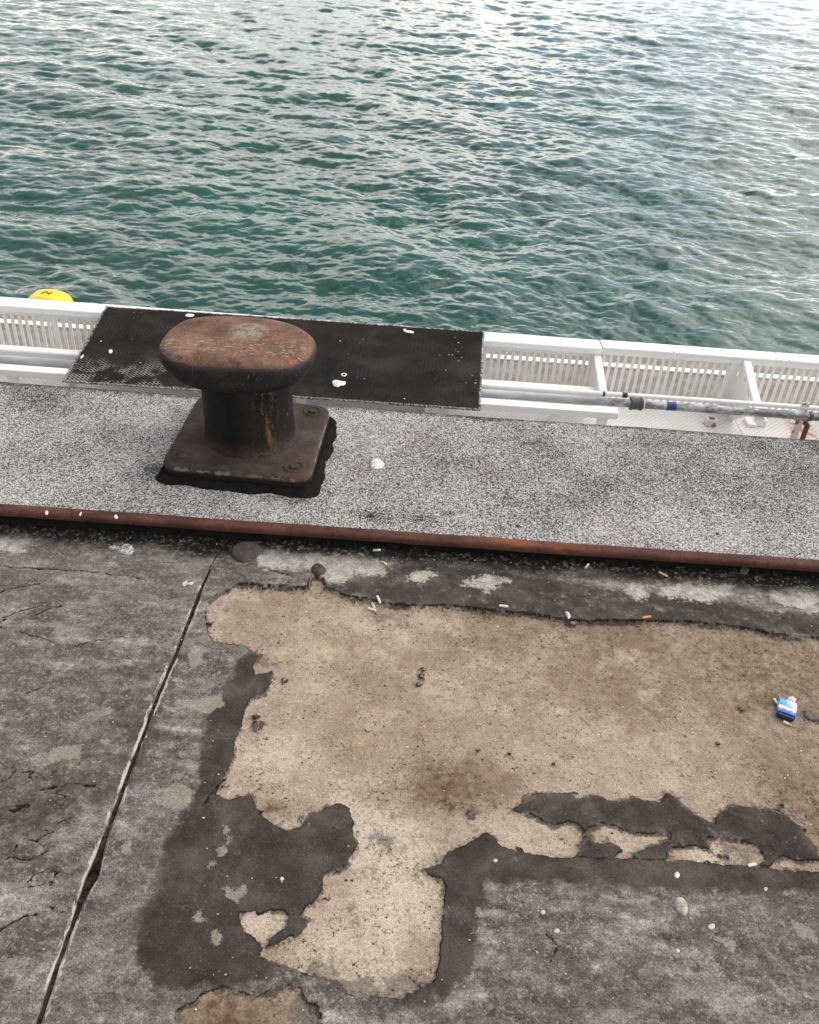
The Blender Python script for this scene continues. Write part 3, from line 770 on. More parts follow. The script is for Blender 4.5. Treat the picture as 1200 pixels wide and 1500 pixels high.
for t, kx, ky in ((0.00, 0.62, 0.84), (0.03, 0.74, 0.87), (0.12, 0.84, 0.90), (0.25, 0.915, 0.945), (0.40, 0.965, 0.98), (0.55, 0.993, 0.996), (0.66, 1.0, 1.0), (0.76, 0.992, 0.99), (0.85, 0.968, 0.962), (0.92, 0.93, 0.918), (0.965, 0.885, 0.862), (0.99, 0.82, 0.79), (1.0, 0.72, 0.68), (1.006, 0.55, 0.50), (1.008, 0.3, 0.28), (1.006, 0.14, 0.14)):
    rings.append(ell(CX, CAP_Y, CWX * kx, CWY * ky, HT - T * 0.72 + T * t * 0.95, 2.5))
loft(bm, rings, True, True)
cap_o = build('cap', bm, iron_cap, bol, smooth=True)
zt = HT - T * 0.72 + T * 0.95
def cwr(c):
    r_ = math.sqrt(((c.x - CX) / CWX) ** 2 + ((c.y - CAP_Y) / CWY) ** 2)
    f = max(0, min(1, (c.z - (zt - 0.035)) / 0.03))
    return f
wear_attr(cap_o, cwr)
for v in cap_o.data.vertices:                       # a hand-fettled casting: blunter at the right, hollowed by ropes
    u = (v.co.x - CX) / CWX
    v.co.y *= 1.0 + 0.045 * (-u) - 0.03 * u * u
    v.co.z += 0.004 * math.sin(3.1 * u + 0.6) + 0.003 * math.sin(5 * v.co.y / CWY + 2 * u)

# ================================================================== white railings, beams, pipes
white = M('white_paint')
wc = white.ramp(white.noise(6, 7, 0.6), [(0.3, (0.84, 0.83, 0.81)), (0.7, (0.89, 0.885, 0.875))])
wc = white.mix(white.mt('MULTIPLY', white.step(white.noise(45, 8, 0.75), 0.62, 0.70), 0.5), wc, (0.45, 0.38, 0.30))
wc = white.mix(white.speck(14, 0.10, 0.02, 0.06), wc, (0.06, 0.05, 0.045))
white = white.done(wc, 0.42, white.bump(white.noise(30, 6, 0.6), 0.001, 0.4))
cream = M('cream_paint')
cc = cream.ramp(cream.noise(5, 7, 0.6), [(0.3, (0.84, 0.82, 0.79)), (0.7, (0.89, 0.875, 0.855))])
cc = cream.mix(cream.mt('MULTIPLY', cream.step(cream.noise(50, 8, 0.75), 0.62, 0.70), 0.7), cc, (0.22, 0.16, 0.11))
cream = cream.done(cc, 0.5, cream.bump(cream.noise(40, 6, 0.6), 0.001, 0.4))
gal = M('galvanized_steel')
gc = gal.ramp(gal.noise(18, 8, 0.7, gal.map(sc=(0.25, 1, 1))), [(0.3, (0.26, 0.275, 0.285)), (0.55, (0.46, 0.48, 0.495)), (0.75, (0.60, 0.62, 0.635))])
gc = gal.mix(gal.mt('MULTIPLY', gal.mt('MULTIPLY', gal.step(gal.noise(22, 8, 0.75, gal.map(sc=(0.4, 1, 1), loc=(2, 3, 1))), 0.40, 0.56), gal.step(gal.xyz()[0], -0.25, 0.05)), 0.8), gc, (0.05, 0.05, 0.048))
gal = gal.done(gc, 0.45, gal.bump(gal.noise(60, 6), 0.001, 0.4), 0.25)
blackp = M('black_plastic').done((0.018, 0.018, 0.018), 0.45)
greyp = M('grey_plastic').done((0.06, 0.063, 0.066), 0.5)
bluet = M('blue_tape').done((0.012, 0.035, 0.20), 0.45)
rustb = rust_mat('flaking_rust', (0.10, 0.035, 0.014), (0.20, 0.075, 0.028), (0.32, 0.14, 0.06), (0.05, 0.022, 0.012), 0.5)
halfr = M('rust_bleeding_paint')
hc = halfr.mix(halfr.step(halfr.noise(22, 7, 0.7), 0.52, 0.62), (0.78, 0.74, 0.68), (0.30, 0.12, 0.045))
halfr = halfr.done(hc, 0.6, halfr.bump(halfr.noise(60, 7), 0.002, 0.5))

RY = 4.36                                        # front of the railing
a0, a1, a2 = V(800, 505, RY), V(800, 514.5, RY), None
CZ = a0.z; CB = G(800, 492, CZ).y                # cap rail of the nearer railing
CH = a0.z - a1.z
DECK = V(1090, 603, RY + 0.03).z                 # walkway level
XL_END = V(884, 505, RY).x
XR0, XR1 = XL_END + 0.004, 6.0
print('cap z', CZ, 'back', CB, 'height', CH, 'deck', DECK, 'end', XL_END)

ra = thing('railing', (XL_END, RY, DECK), 'white slatted railing with the broad cap, running under the black mat', 'railing', 'white slatted railings')
def lx(p): return p - XL_END
def blx(name, mat, parent, org, x0, x1, y0, y1, z0, z1, bev=0.004):
    bm = bmesh.new()
    bx(bm, x0 - org[0], x1 - org[0], y0 - org[1], y1 - org[1], z0 - org[2], z1 - org[2], bev)
    return build(name, bm, mat, parent)
OA = (XL_END, RY, DECK)
blx('cap_rail', white, ra, OA, -6.0, XL_END, RY, CB, CZ - CH, CZ, 0.006)
blx('upper_rail', cream, ra, OA, -6.0, XL_END - 0.03, RY + 0.02, RY + 0.05, CZ - CH - 0.022, CZ - CH - 0.001, 0.003)
blx('lower_rail', cream, ra, OA, -6.0, XL_END - 0.03, RY + 0.02, RY + 0.05, DECK + 0.03, DECK + 0.055, 0.003)
def balusters(parent, org, xa, xb, pitch, wdt, ztop, zbot, y):
    bm = bmesh.new()
    bx(bm, -wdt / 2, wdt / 2, -0.006, 0.006, zbot - org[2], ztop - org[2], 0.002, 1)
    proto = build('baluster', bm, cream, parent)
    i = 0
    x = xa
    while x < xb:
        o = proto if i == 0 else proto.copy()
        if i:
            COL.objects.link(o); o.parent = parent
        o.location = (x - org[0], y - org[1], 0)
        o.rotation_euler = (random.uniform(-0.008, 0.008), random.uniform(-0.01, 0.01), random.uniform(-0.05, 0.05))
        x += pitch; i += 1
    return i
na = balusters(ra, OA, -2.62, XL_END - 0.05, 0.0385, 0.017, CZ - CH - 0.02, DECK + 0.05, RY + 0.035)
blx('end_post', white, ra, OA, XL_END - 0.05, XL_END - 0.012, RY + 0.012, RY + 0.055, DECK, CZ - CH - 0.001, 0.004)
# support arm at the end, reaching over the walkway
def arm(parent, org, x, wdt, ya, za, yb, zb, hgt=0.03):
    bm = bmesh.new()
    pts = [(ya, za), (yb, zb), (yb, zb - hgt), (ya, za - hgt)]
    rows = [[bm.verts.new((x + s_ * wdt / 2 - org[0], y - org[1], z - org[2])) for y, z in pts] for s_ in (-1, 1)]
    for k in range(4):
        bm.faces.new((rows[0][k], rows[0][(k + 1) % 4], rows[1][(k + 1) % 4], rows[1][k]))
    bm.faces.new(rows[0]); bm.faces.new(rows[1][::-1])
    bmesh.ops.bevel(bm, geom=bm.edges[:], offset=0.003, segments=2, affect='EDGES')
    return build('arm', bm, white, parent)
def gusset(parent, org, x, th, ya, za, yb, zb, zbot):
    bm = bmesh.new()
    pts = [(ya, za), (yb, zb), (yb, zb - 0.04), (ya - 0.11, zbot), (ya, zbot)]
    rows = [[bm.verts.new((x + s_ * th / 2 - org[0], y - org[1], z - org[2])) for y, z in pts] for s_ in (-1, 1)]
    n = len(pts)
    for k in range(n):
        bm.faces.new((rows[0][k], rows[0][(k + 1) % n], rows[1][(k + 1) % n], rows[1][k]))
    bm.faces.new(rows[0]); bm.faces.new(rows[1][::-1])
    return build('gusset', bm, white, parent)
PY_ = 3.97                                       # line of the grey pipe
pz = V(1000, 597, PY_).z
axa = V(873, 528, RY).x
arm(ra, OA, axa + 0.004, 0.04, RY + 0.01, CZ - CH - 0.002, PY_ + 0.09, pz + 0.005)
gusset(ra, OA, axa - 0.012, 0.008, RY + 0.012, CZ - CH - 0.035, PY_ + 0.14, pz - 0.03, DECK + 0.01)
print('balusters', na, 'pipe z', pz)

# farther railing on the right
RYB = RY + 0.012
b0 = V(1000, 517, RYB); CZB = b0.z; CBB = G(1000, 506, CZB).y
rb = thing('railing', (XR0, RYB, DECK), 'white slatted railing with the narrow screwed cap, behind the grey pipe', 'railing', 'white slatted railings')
OB = (XR0, RYB, DECK)
XJ = V(1145, 524, RYB).x
for x0, x1 in ((XR0, XJ - 0.002), (XJ + 0.002, XR1)):
    blx('cap_rail', white, rb, OB, x0, x1, RYB, CBB, CZB - 0.012, CZB, 0.003)
for px, py in ((987, 516.5), (1137, 527), (1156, 528.5)):
    c = G(px, py - 1, CZB)
    bm = bmesh.new()
    bmesh.ops.create_cone(bm, cap_ends=True, segments=10, radius1=0.005, radius2=0.004, depth=0.003)
    build('screw', bm, blackp, rb, (c.x - OB[0], c.y - OB[1], CZB + 0.0003 - OB[2]))
blx('upper_rail', cream, rb, OB, XR0, XR1, RYB + 0.006, RYB + 0.045, CZB - 0.045, CZB - 0.013, 0.003)
blx('lower_rail', cream, rb, OB, XR0, XR1, RYB + 0.012, RYB + 0.042, DECK + 0.01, DECK + 0.03, 0.003)
balusters(rb, OB, XR0 + 0.02, 3.6, 0.0405, 0.0155, CZB - 0.044, DECK + 0.03, RYB + 0.027)
xs_ = V(1094, 530, RYB).x
arm(rb, OB, xs_, 0.042, RYB - 0.001, CZB - 0.015, PY_ + 0.03, pz - 0.03)
gusset(rb, OB, xs_ - 0.02, 0.008, RYB + 0.004, CZB - 0.05, PY_ + 0.14, pz - 0.05, DECK + 0.004)
blx('post', white, rb, OB, xs_ - 0.075, xs_ - 0.024, RYB + 0.008, RYB + 0.05, DECK, CZB - 0.046, 0.003)

# box beam and flat beam beside the walkway (left unit)
BY = 3.80
f0, f1 = V(800, 598, BY), V(800, 607.5, BY)
BZ = f0.z; BH = f0.z - f1.z; BB = G(800, 589.5, BZ).y
XB = V(907, 605, BY).x
beam = thing('fender_beam', (XB, BY, DECK), 'white square beam beside the quay edge, its end past the mat', 'beam')
OC = (XB, BY, DECK)
blx('beam', white, beam, OC, -6, XB, BY, BB, BZ - BH, BZ, 0.004)
for px in (815, 885):
    c = V(px, 612, BY)
    blx('leg', white, beam, OC, c.x - 0.022, c.x + 0.022, BY + 0.006, BB - 0.008, DECK, BZ - BH - 0.001, 0.003)
for x in (-1.9, -2.6, -0.5, 0.2):
    blx('leg', white, beam, OC, x - 0.022, x + 0.022, BY + 0.006, BB - 0.008, DECK, BZ - BH - 0.001, 0.003)
Y1 = 4.10
h0 = V(800, 572, Y1); HB = G(800, 561.5, h0.z).y
XH = V(890, 574, Y1).x
hb = thing('hand_beam', (XH, Y1, DECK), 'white flat beam just in front of the slats, ending at the support arm', 'beam')
OD = (XH, Y1, DECK)
blx('beam', white, hb, OD, -6, XH, Y1, HB, h0.z - 0.026, h0.z, 0.006)
for x in (-2.3, -1.75, -0.8, 0.1, V(820, 560, HB).x):
    blx('leg', white, hb, OD, x - 0.018, x + 0.018, HB - 0.045, HB - 0.012, DECK, h0.z - 0.027, 0.003)

# conduits
def pipe_z(px, py, Y): return V(px, py, Y).z
c_thin = V(1000, 585, 4.03); rt = 0.0125
cd = thing('conduit', (XB, 4.03, c_thin.z), 'slim white conduit with black tape bands above the grey pipe', 'pipe')
bm = bmesh.new(); tube(bm, [(x, 0, 0.004 * math.sin(x * 1.7)) for x in np.linspace(-6, 5, 60)], rt, 16)
build('tube', bm, white, cd, smooth=True)
for px, wd in ((884, 0.012), (915, 0.026)):
    x = V(px, 579, 4.03).x - XB
    bm = bmesh.new(); z_ = 0.004 * math.sin(x * 1.7)
    tube(bm, [(x - wd / 2, 0, z_), (x + wd / 2, 0, z_)], rt + 0.0012, 16)
    build('tape_band', bm, blackp, cd, smooth=False)
RP = 0.0215
gp = thing('service_pipe', (XB, PY_, pz), 'thick grey galvanized pipe with a black coupling along the walkway', 'pipe')
bm = bmesh.new(); tube(bm, [(x, 0, 0.003 * math.sin(x * 1.1 + 1)) for x in np.linspace(-6, 5, 60)], RP, 24)
build('pipe', bm, gal, gp, smooth=True)
def pxx(px, py): return V(px, py, PY_).x - XB
def ring(name, x0, x1, r, mat, seg=24, parent=gp):
    bm = bmesh.new()
    z_ = 0.003 * math.sin((x0 + x1) / 2 * 1.1 + 1)
    tube(bm, [(x0, 0, z_), (x0 + 0.002, 0, z_), (x1 - 0.002, 0, z_), (x1, 0, z_)], [r - 0.002, r, r, r - 0.002], seg)
    return build(name, bm, mat, parent)
x0 = pxx(922, 596)
cp = ring('coupling', x0, x0 + 0.062, 0.030, greyp)
ring('collar', x0 - 0.001, x0 + 0.012, 0.0335, greyp)
ring('collar', x0 + 0.046, x0 + 0.060, 0.0335, greyp)
ring('seal', x0 + 0.064, x0 + 0.069, 0.0275, white)
xt = pxx(974, 600)
ring('tape_band', xt, xt + 0.05, RP + 0.001, bluet)
xc = pxx(1182, 614)
ring('clamp', xc, xc + 0.02, RP + 0.003, greyp)

# walkway deck of tread plate
tp = M('tread_plate')
mpv = tp.map(sc=(46, 46, 1), rot=(0, 0, R(45)))
ck = tp.n('TexVoronoi', feature='F1'); tp.put(ck.inputs['Vector'], mpv); ck.inputs['Scale'].default_value = 1.0; ck.inputs['Randomness'].default_value = 0.0
dots = tp.step(ck.outputs['Distance'], 0.30, 0.18)
tcol = tp.ramp(tp.noise(5, 7, 0.65), [(0.3, (0.62, 0.60, 0.58)), (0.7, (0.74, 0.73, 0.715))])
tcol = tp.mix(tp.mt('MULTIPLY', dots, 0.6), tcol, (0.36, 0.35, 0.34))
xr_ = G(1178, 630, DECK).x
px_ = tp.xyz()
rs = tp.mt('MULTIPLY', tp.step(tp.mt('ABSOLUTE', tp.mt('SUBTRACT', px_[0], xr_ - 0.01)), 0.10, 0.02), tp.step(tp.noise(24, 7, 0.7), 0.40, 0.55))
tcol = tp.mix(rs, tcol, (0.34, 0.17, 0.07))
tp = tp.done(tcol, 0.5, tp.bump(dots, 0.002, 0.6))
bm = bmesh.new()
DX = V(1108, 625, 4.0).x
walk = thing('walkway_deck', (0, EDGE_Y + 0.05, DECK), 'narrow white tread plate walkway between the quay edge and the railings', 'walkway')
for x0, x1 in ((-8, XL_END - 1.2), (XL_END - 1.196, DX - 0.0), (DX + 0.003, 8)):
    bm = bmesh.new(); bx(bm, x0, x1, 0, RY + 0.10 - EDGE_Y - 0.05, -0.012, 0)
    build('tread_panel', bm, tp, walk)
bm = bmesh.new(); bx(bm, -8, 8, 0.02, RY + 0.08 - EDGE_Y - 0.05, -0.11, -0.0125)
build('frame', bm, cream, walk)
# sockets and brackets standing on the walkway
def socket(px, py, label, rusty):
    c = G(px, py, DECK)
    t = thing('deck_socket', (c.x, c.y, DECK), label, 'socket', 'sockets on the walkway')
    bm = bmesh.new()
    w_ = 0.026
    bx(bm, -w_, w_, -w_, w_, 0, 0.006, 0.002, 1)
    for (x0, x1, y0, y1) in ((-w_, -w_ + 0.007, -w_, w_), (w_ - 0.007, w_, -w_, w_), (-w_ + 0.007, w_ - 0.007, -w_, -w_ + 0.007), (-w_ + 0.007, w_ - 0.007, w_ - 0.007, w_)):
        bx(bm, x0, x1, y0, y1, 0.006, 0.04)
    build('square_tube', bm, halfr if rusty else white, t)
    bm = bmesh.new(); bx(bm, -w_ + 0.008, w_ - 0.008, -w_ + 0.008, w_ - 0.008, 0.0065, 0.024)
    build('plug', bm, rustb if rusty else blackp, t)
    if not rusty:
        bm = bmesh.new(); bx(bm, -0.075, -w_ - 0.001, -0.04, 0.04, 0.0005, 0.02, 0.004)
        build('foot', bm, white, t)
socket(1040, 622, 'rusty square tube stub on the walkway left of the white socket', True)
socket(1112, 622, 'white square socket with a dark hole, under the grey pipe', False)
bc = V(1182, 612, PY_)
br = thing('pipe_bracket', (bc.x, PY_, DECK), 'rust streaked white bracket holding the grey pipe at the right', 'bracket')
bm = bmesh.new()
bx(bm, -0.022, 0.018, 0.05, 0.058, 0, pz + 0.05 - DECK, 0.002, 1)
bx(bm, -0.022, 0.018, 0.0, 0.0495, pz - 0.033 - DECK, pz - 0.027 - DECK, 0.002, 1)
build('upright', bm, halfr, br)
bm = bmesh.new()
bx(bm, -0.012, 0.016, -0.035, 0.0, pz - 0.045 - DECK, pz - 0.030 - DECK, 0.004, 1)
bx(bm, -0.014, 0.012, -0.04, -0.03, 0.001, pz - 0.04 - DECK, 0.003, 1)
bx(bm, -0.045, 0.04, -0.07, 0.0, 0.0005, 0.006, 0.002, 1)
build('foot', bm, rustb, br)
bm = bmesh.new()
tube(bm, [(0.0, -0.045, pz - 0.036 - DECK), (0.0, 0.012, pz - 0.036 - DECK)], 0.008, 8)
build('bolt', bm, rustb, br)

# pontoon beyond the railing
pm = M('pontoon_concrete')
pcx = pm.ramp(pm.noise(7, 9, 0.68), [(0.3, (0.14, 0.125, 0.107)), (0.5, (0.225, 0.203, 0.178)), (0.7, (0.34, 0.31, 0.28))])
pcx = pm.mix(pm.mt('MULTIPLY', pm.step(pm.noise(30, 8, 0.75), 0.56, 0.66), 0.6), pcx, (0.20, 0.15, 0.115))
pm = pm.done(pcx, 0.8, pm.bump(pm.noise(60, 8), 0.003, 0.6))
PZ = DECK - 0.28
lim = G(1000, 501, PZ).y
pon = thing('floating_pontoon', (0, RY + 0.12, PZ), 'low buff concrete pontoon seen through the slats, lined in white', 'pontoon')
PO = (0, RY + 0.12, PZ)
blx('deck', pm, pon, PO, -9, 9, RY + 0.12, lim - 0.13, PZ - 0.5, PZ, 0.015)
l0, l1 = G(1000, 546.5, PZ).y, G(1000, 541, PZ).y
blx('edge_line', white, pon, PO, -9, 9, l0, l1, PZ + 0.0005, PZ + 0.012, 0.002)
print('pontoon', PZ, lim, l0, l1)

# yellow float with its number
ym = M('yellow_plastic')
yc = ym.ramp(ym.noise(8, 5), [(0.3, (0.80, 0.56, 0.01)), (0.7, (0.86, 0.64, 0.015))])
ym = ym.done(yc, 0.4, ym.bump(ym.noise(40, 5), 0.001, 0.3))
FY = CB + 0.16
fc = V(71, 442, FY)
fl = thing('yellow_float', (fc.x, FY, fc.z - 0.02), 'bright yellow plastic float marked with a black 2 behind the white railing', 'float', rz=R(-4))
bm = bmesh.new()
hw = (V(101, 437, FY).x - V(43, 437, FY).x) / 2
rings = []
for i in range(25):
    u = -1 + 2 * i / 24
    e = (1 - abs(u) ** 9) ** 0.4 if abs(u) < 1 else 0.0
    e = max(e, 0.55)
    arch = 0.026 * (1 - u * u)
    ring_ = [Vector((hw * u, y * (0.90 + 0.10 * e), z + arch)) for y, z in [(p[0], p[1]) for p in srect(0.075, 0.045 * e, 0.022, 6)]]
    rings.append(ring_)
loft(bm, rings, True, True)
bmesh.ops.bevel(bm, geom=[e for e in bm.edges if e.calc_face_angle(0) > 0.9], offset=0.008, segments=3, affect='EDGES')
build('body', bm, ym, fl, smooth=True)
bm = bmesh.new()
def ftop(x): return 0.045 + 0.026 * (1 - (x / hw) ** 2) + 0.0015
mk = [(-1, -0.55), (-0.85, -0.1), (-0.5, 0.4), (-0.1, 0.5), (0.25, 0.15), (0.5, -0.3), (0.68, -0.62)]
for seq in (mk, [(0.66, -0.6), (0.8, 0.0), (0.98, 0.62)]):
    pp = [(x_ * 0.024, y_ * 0.026 - 0.0, 0) for x_, y_ in seq]
    tube(bm, [(x_, y_, ftop(x_)) for x_, y_, _ in pp], 0.0032, 8)
build('number', bm, M('dark_ink').done((0.07, 0.045, 0.01), 0.6), fl)
bm = bmesh.new(); tube(bm, [(0, 0, 0), (0.0, 0.02, -0.25), (0.0, 0.0, -0.6), (0.02, -0.03, PZ - fc.z + 0.03)], 0.012, 8)
build('rope', bm, cream, fl)

# ================================================================== black mat
mz_n = BZ + 0.006; mz_f = CZ + 0.006
TLp, TRp = G(155, 450, mz_f), G(709.5, 487, mz_f)
BLp, BRp = G(92, 560, mz_n), G(704, 602, mz_n)
mt_ = M('black_rubber_mat')
uvx = mt_.n('UVMap').outputs[0]
c = mt_.ramp(mt_.noise(4.5, 6, 0.6), [(0.38, (0.009, 0.008, 0.007)), (0.54, (0.015, 0.0125, 0.0105)), (0.70, (0.034, 0.026, 0.0205))])
mpd = mt_.map(uvx, sc=(62, 30, 1), rot=(0, 0, 0))
def tread(vec, off):
    m2 = mt_.map(vec, rot=(0, 0, off), loc=(0.3, 0.1, 0))
    bk = mt_.n('TexBrick'); mt_.put(bk.inputs['Vector'], m2)
    bk.inputs['Color1'].default_value = (0, 0, 0, 1); bk.inputs['Color2'].default_value = (0, 0, 0, 1); bk.inputs['Mortar'].default_value = (1, 1, 1, 1)
    bk.inputs['Scale'].default_value = 1.0; bk.inputs['Mortar Size'].default_value = 0.09; bk.inputs['Brick Width'].default_value = 1.0; bk.inputs['Row Height'].default_value = 0.5
    return bk.outputs['Fac']
td = tread(mt_.map(uvx, sc=(68, 30, 1)), R(45))
ux = mt_.xyz(uvx)
reg = mt_.mt('MULTIPLY', mt_.step(ux[1], 0.42, 0.12), mt_.step(ux[0], 0.5, 0.25))
reg = mt_.mt('MULTIPLY', reg, mt_.step(mt_.noise(9, 6, 0.65), 0.44, 0.58))
c = mt_.mix(mt_.mt('MULTIPLY', td, mt_.mt('MULTIPLY', mt_.step(mt_.noise(7, 7, 0.7, mt_.map(loc=(5, 5, 0))), 0.42, 0.66), 0.42)), c, (0.075, 0.064, 0.055))
c = mt_.mix(mt_.mt('MULTIPLY', mt_.mt('MULTIPLY', td, reg), 0.7), c, (0.40, 0.38, 0.35))
sp = mt_.mt('MULTIPLY', mt_.speck(60, 0.22, 0.05, 0.28), mt_.step(mt_.noise(6, 5, 0.6, mt_.map(loc=(7, 3, 0))), 0.52, 0.66))
c = mt_.mix(sp, c, (0.62, 0.60, 0.57))
c = mt_.mix(mt_.speck(22, 0.10, 0.02, 0.10, mt_.map(loc=(1, 9, 0))), c, (0.72, 0.70, 0.67))
c = mt_.mix(mt_.mt('MULTIPLY', mt_.step(mt_.noise(220, 5, 0.7), 0.60, 0.70), 0.5), c, (0.11, 0.095, 0.08))
eg = mt_.mt('MULTIPLY', mt_.step(mt_.at('rim'), 0.012, 0.003), mt_.step(mt_.noise(120, 6, 0.75), 0.46, 0.56))
c = mt_.mix(mt_.mt('MULTIPLY', eg, 0.85), c, (0.62, 0.60, 0.56))
matm = mt_.done(c, 0.85, mt_.bump(mt_.mt('ADD', td, mt_.noise(160, 5, 0.7)), 0.003, 0.9), Specular_IOR_Level=0.12)
nu, nv = 260, 110
U, W = np.meshgrid(np.linspace(0, 1, nu), np.linspace(0, 1, nv))
def bil(a, b, c_, d):
    return (1 - U) * (1 - W) * a + U * (1 - W) * b + U * W * c_ + (1 - U) * W * d
MX = bil(BLp.x, BRp.x, TRp.x, TLp.x); MY = bil(BLp.y, BRp.y, TRp.y, TLp.y); MZ = bil(mz_n, mz_n, mz_f, mz_f)
jx = 0.016 * fbm(MX * 0 + 2, MY * 45, 3, 4); jy = 0.014 * fbm(MX * 50, MY * 0 + 3, 4, 4) + 0.012 * fbm(MX * 3, MY * 0 + 9, 2, 2)
sideL = sstep(0.03, 0.0, U); sideR = sstep(0.985, 1.0, U); far_ = sstep(0.97, 1.0, W); nr_ = sstep(0.03, 0.0, W)
MX = MX + jx * (sideL + 0.6 * sideR); MY = MY + jy * (far_ + 0.4 * nr_)
MZ = MZ - 0.010 * np.sin(W * np.pi) * (1 - 0.3 * U) + 0.010 * fbm(MX * 2.2, MY * 2.2, 6, 3) * np.sin(np.clip(W, 0, 1) * np.pi)
MZ = np.maximum(MZ, 0)  if False else MZ
rim = np.minimum(np.minimum(U, 1 - U) * 1.85, np.minimum(W, 1 - W) * 0.7)
me = grid_mesh('rubber_mat', MX, MY, MZ, dict(rim=rim))
uvl = me.uv_layers.new(name='UVMap')
li = np.empty(len(me.loops), np.int32); me.loops.foreach_get('vertex_index', li)
uvl.data.foreach_set('uv', np.stack([U.ravel()[li], W.ravel()[li]], -1).astype(np.float32).ravel())
mat_o = link('rubber_mat', me, matm)
so = mat_o.modifiers.new('thickness', 'SOLIDIFY'); so.thickness = 0.008; so.offset = 1
tag(mat_o, 'black textured rubber mat laid over the white beams and railing behind the bollard', 'mat')
def mat_z(x, y):
    k = np.argmin((MX - x) ** 2 + (MY - y) ** 2)
    return float(MZ.ravel()[k]) + 0.008

# ================================================================== water
WZ = -1.6
def tile(N, Ln, lam, lmin, th, spread, seed):
    rg = np.random.default_rng(seed)
    k = 2 * np.pi * np.fft.fftfreq(N, Ln / N)
    KX, KY = np.meshgrid(k, k)
    K = np.hypot(KX, KY); K[0, 0] = 1e-6
    kp = 2 * np.pi / lam
    cs = (KX * math.cos(th) + KY * math.sin(th)) / K
    S = np.exp(-1.0 * (kp / K) ** 2) / K ** 3.6 * (0.12 + np.abs(cs) ** spread) * np.exp(-(K * lmin / (2 * np.pi)) ** 2)
    S[0, 0] = 0
    a = (rg.normal(size=(N, N)) + 1j * rg.normal(size=(N, N))) * np.sqrt(S)
    h = np.fft.ifft2(a).real
    sx = np.fft.ifft2(1j * KX * np.fft.fft2(h)).real
    sy = np.fft.ifft2(1j * KY * np.fft.fft2(h)).real
    rms = math.sqrt((sx ** 2 + sy ** 2).mean())
    F = np.fft.fft2(h)
    dx = np.fft.ifft2(1j * KX / K * F).real; dy = np.fft.ifft2(1j * KY / K * F).real
    return h / rms, dx / rms, dy / rms
def samp(t, Ln, X, Y):
    N = t.shape[0]
    u = X / Ln * N; v_ = Y / Ln * N
    i = np.floor(u).astype(np.int64); j = np.floor(v_).astype(np.int64)
    fu = u - i; fv = v_ - j
    i0, i1, j0, j1 = i % N, (i + 1) % N, j % N, (j + 1) % N
    return (t[j0, i0] * (1 - fu) + t[j0, i1] * fu) * (1 - fv) + (t[j1, i0] * (1 - fu) + t[j1, i1] * fu) * fv
th = np.concatenate([np.linspace(50, 24.5, 50, endpoint=False), np.linspace(24.5, 3.2, 860, endpoint=False), np.geomspace(3.2, 0.35, 70)])
yr = (CAM_H - WZ) / np.tan(np.radians(th))
un = np.linspace(-1, 1, 900)
un = un * 0.55 + 0.45 * un ** 3
X = un[None, :] * (0.95 * yr[:, None] + 4.0)
Y = np.repeat(yr[:, None], len(un), 1)
Zs = np.zeros_like(X); DXs = np.zeros_like(X); DYs = np.zeros_like(X)
for (N, Ln, lam, lmin, ang, sp_, seed, amp, chop) in ((512, 21.3, 3.6, 0.22, 72, 1.6, 3, 0.115, 0.9), (512, 9.1, 1.15, 0.08, 112, 1.2, 5, 0.150, 0.8), (512, 4.7, 0.45, 0.045, 66, 1.0, 9, 0.10, 0.6)):
    h, dx, dy = tile(N, Ln, lam, lmin, R(ang), sp_, seed)
    ro = R(ang * 0.13)
    Xr = X * math.cos(ro) - Y * math.sin(ro); Yr = X * math.sin(ro) + Y * math.cos(ro)
    gust = 0.75 + 0.9 * (fbm(X * 0.09, Y * 0.05, seed, 3) + 0.25)
    Zs += samp(h, Ln, Xr, Yr) * amp * gust
    DXs += samp(dx, Ln, Xr, Yr) * amp * chop * gust; DYs += samp(dy, Ln, Xr, Yr) * amp * chop * gust
fade = sstep(220, 60, Y)
me = grid_mesh('harbour_water', X - DXs * fade, Y - DYs * fade, WZ + Zs * fade)
wm = M('sea_water')
dep = wm.ramp(wm.noise(0.35, 4, 0.5), [(0.35, (0.008, 0.054, 0.041)), (0.65, (0.012, 0.080, 0.062))])
wn = wm.bump(wm.noise(7, 3, 0.45, wm.map(sc=(1, 1.5, 1)), 0.6), 0.02, 0.22)
wmat = wm.done(dep, 0.03, wn, IOR=1.333, Specular_IOR_Level=0.5)
water = link('harbour_water', me, wmat)
tag(water, kind='structure')

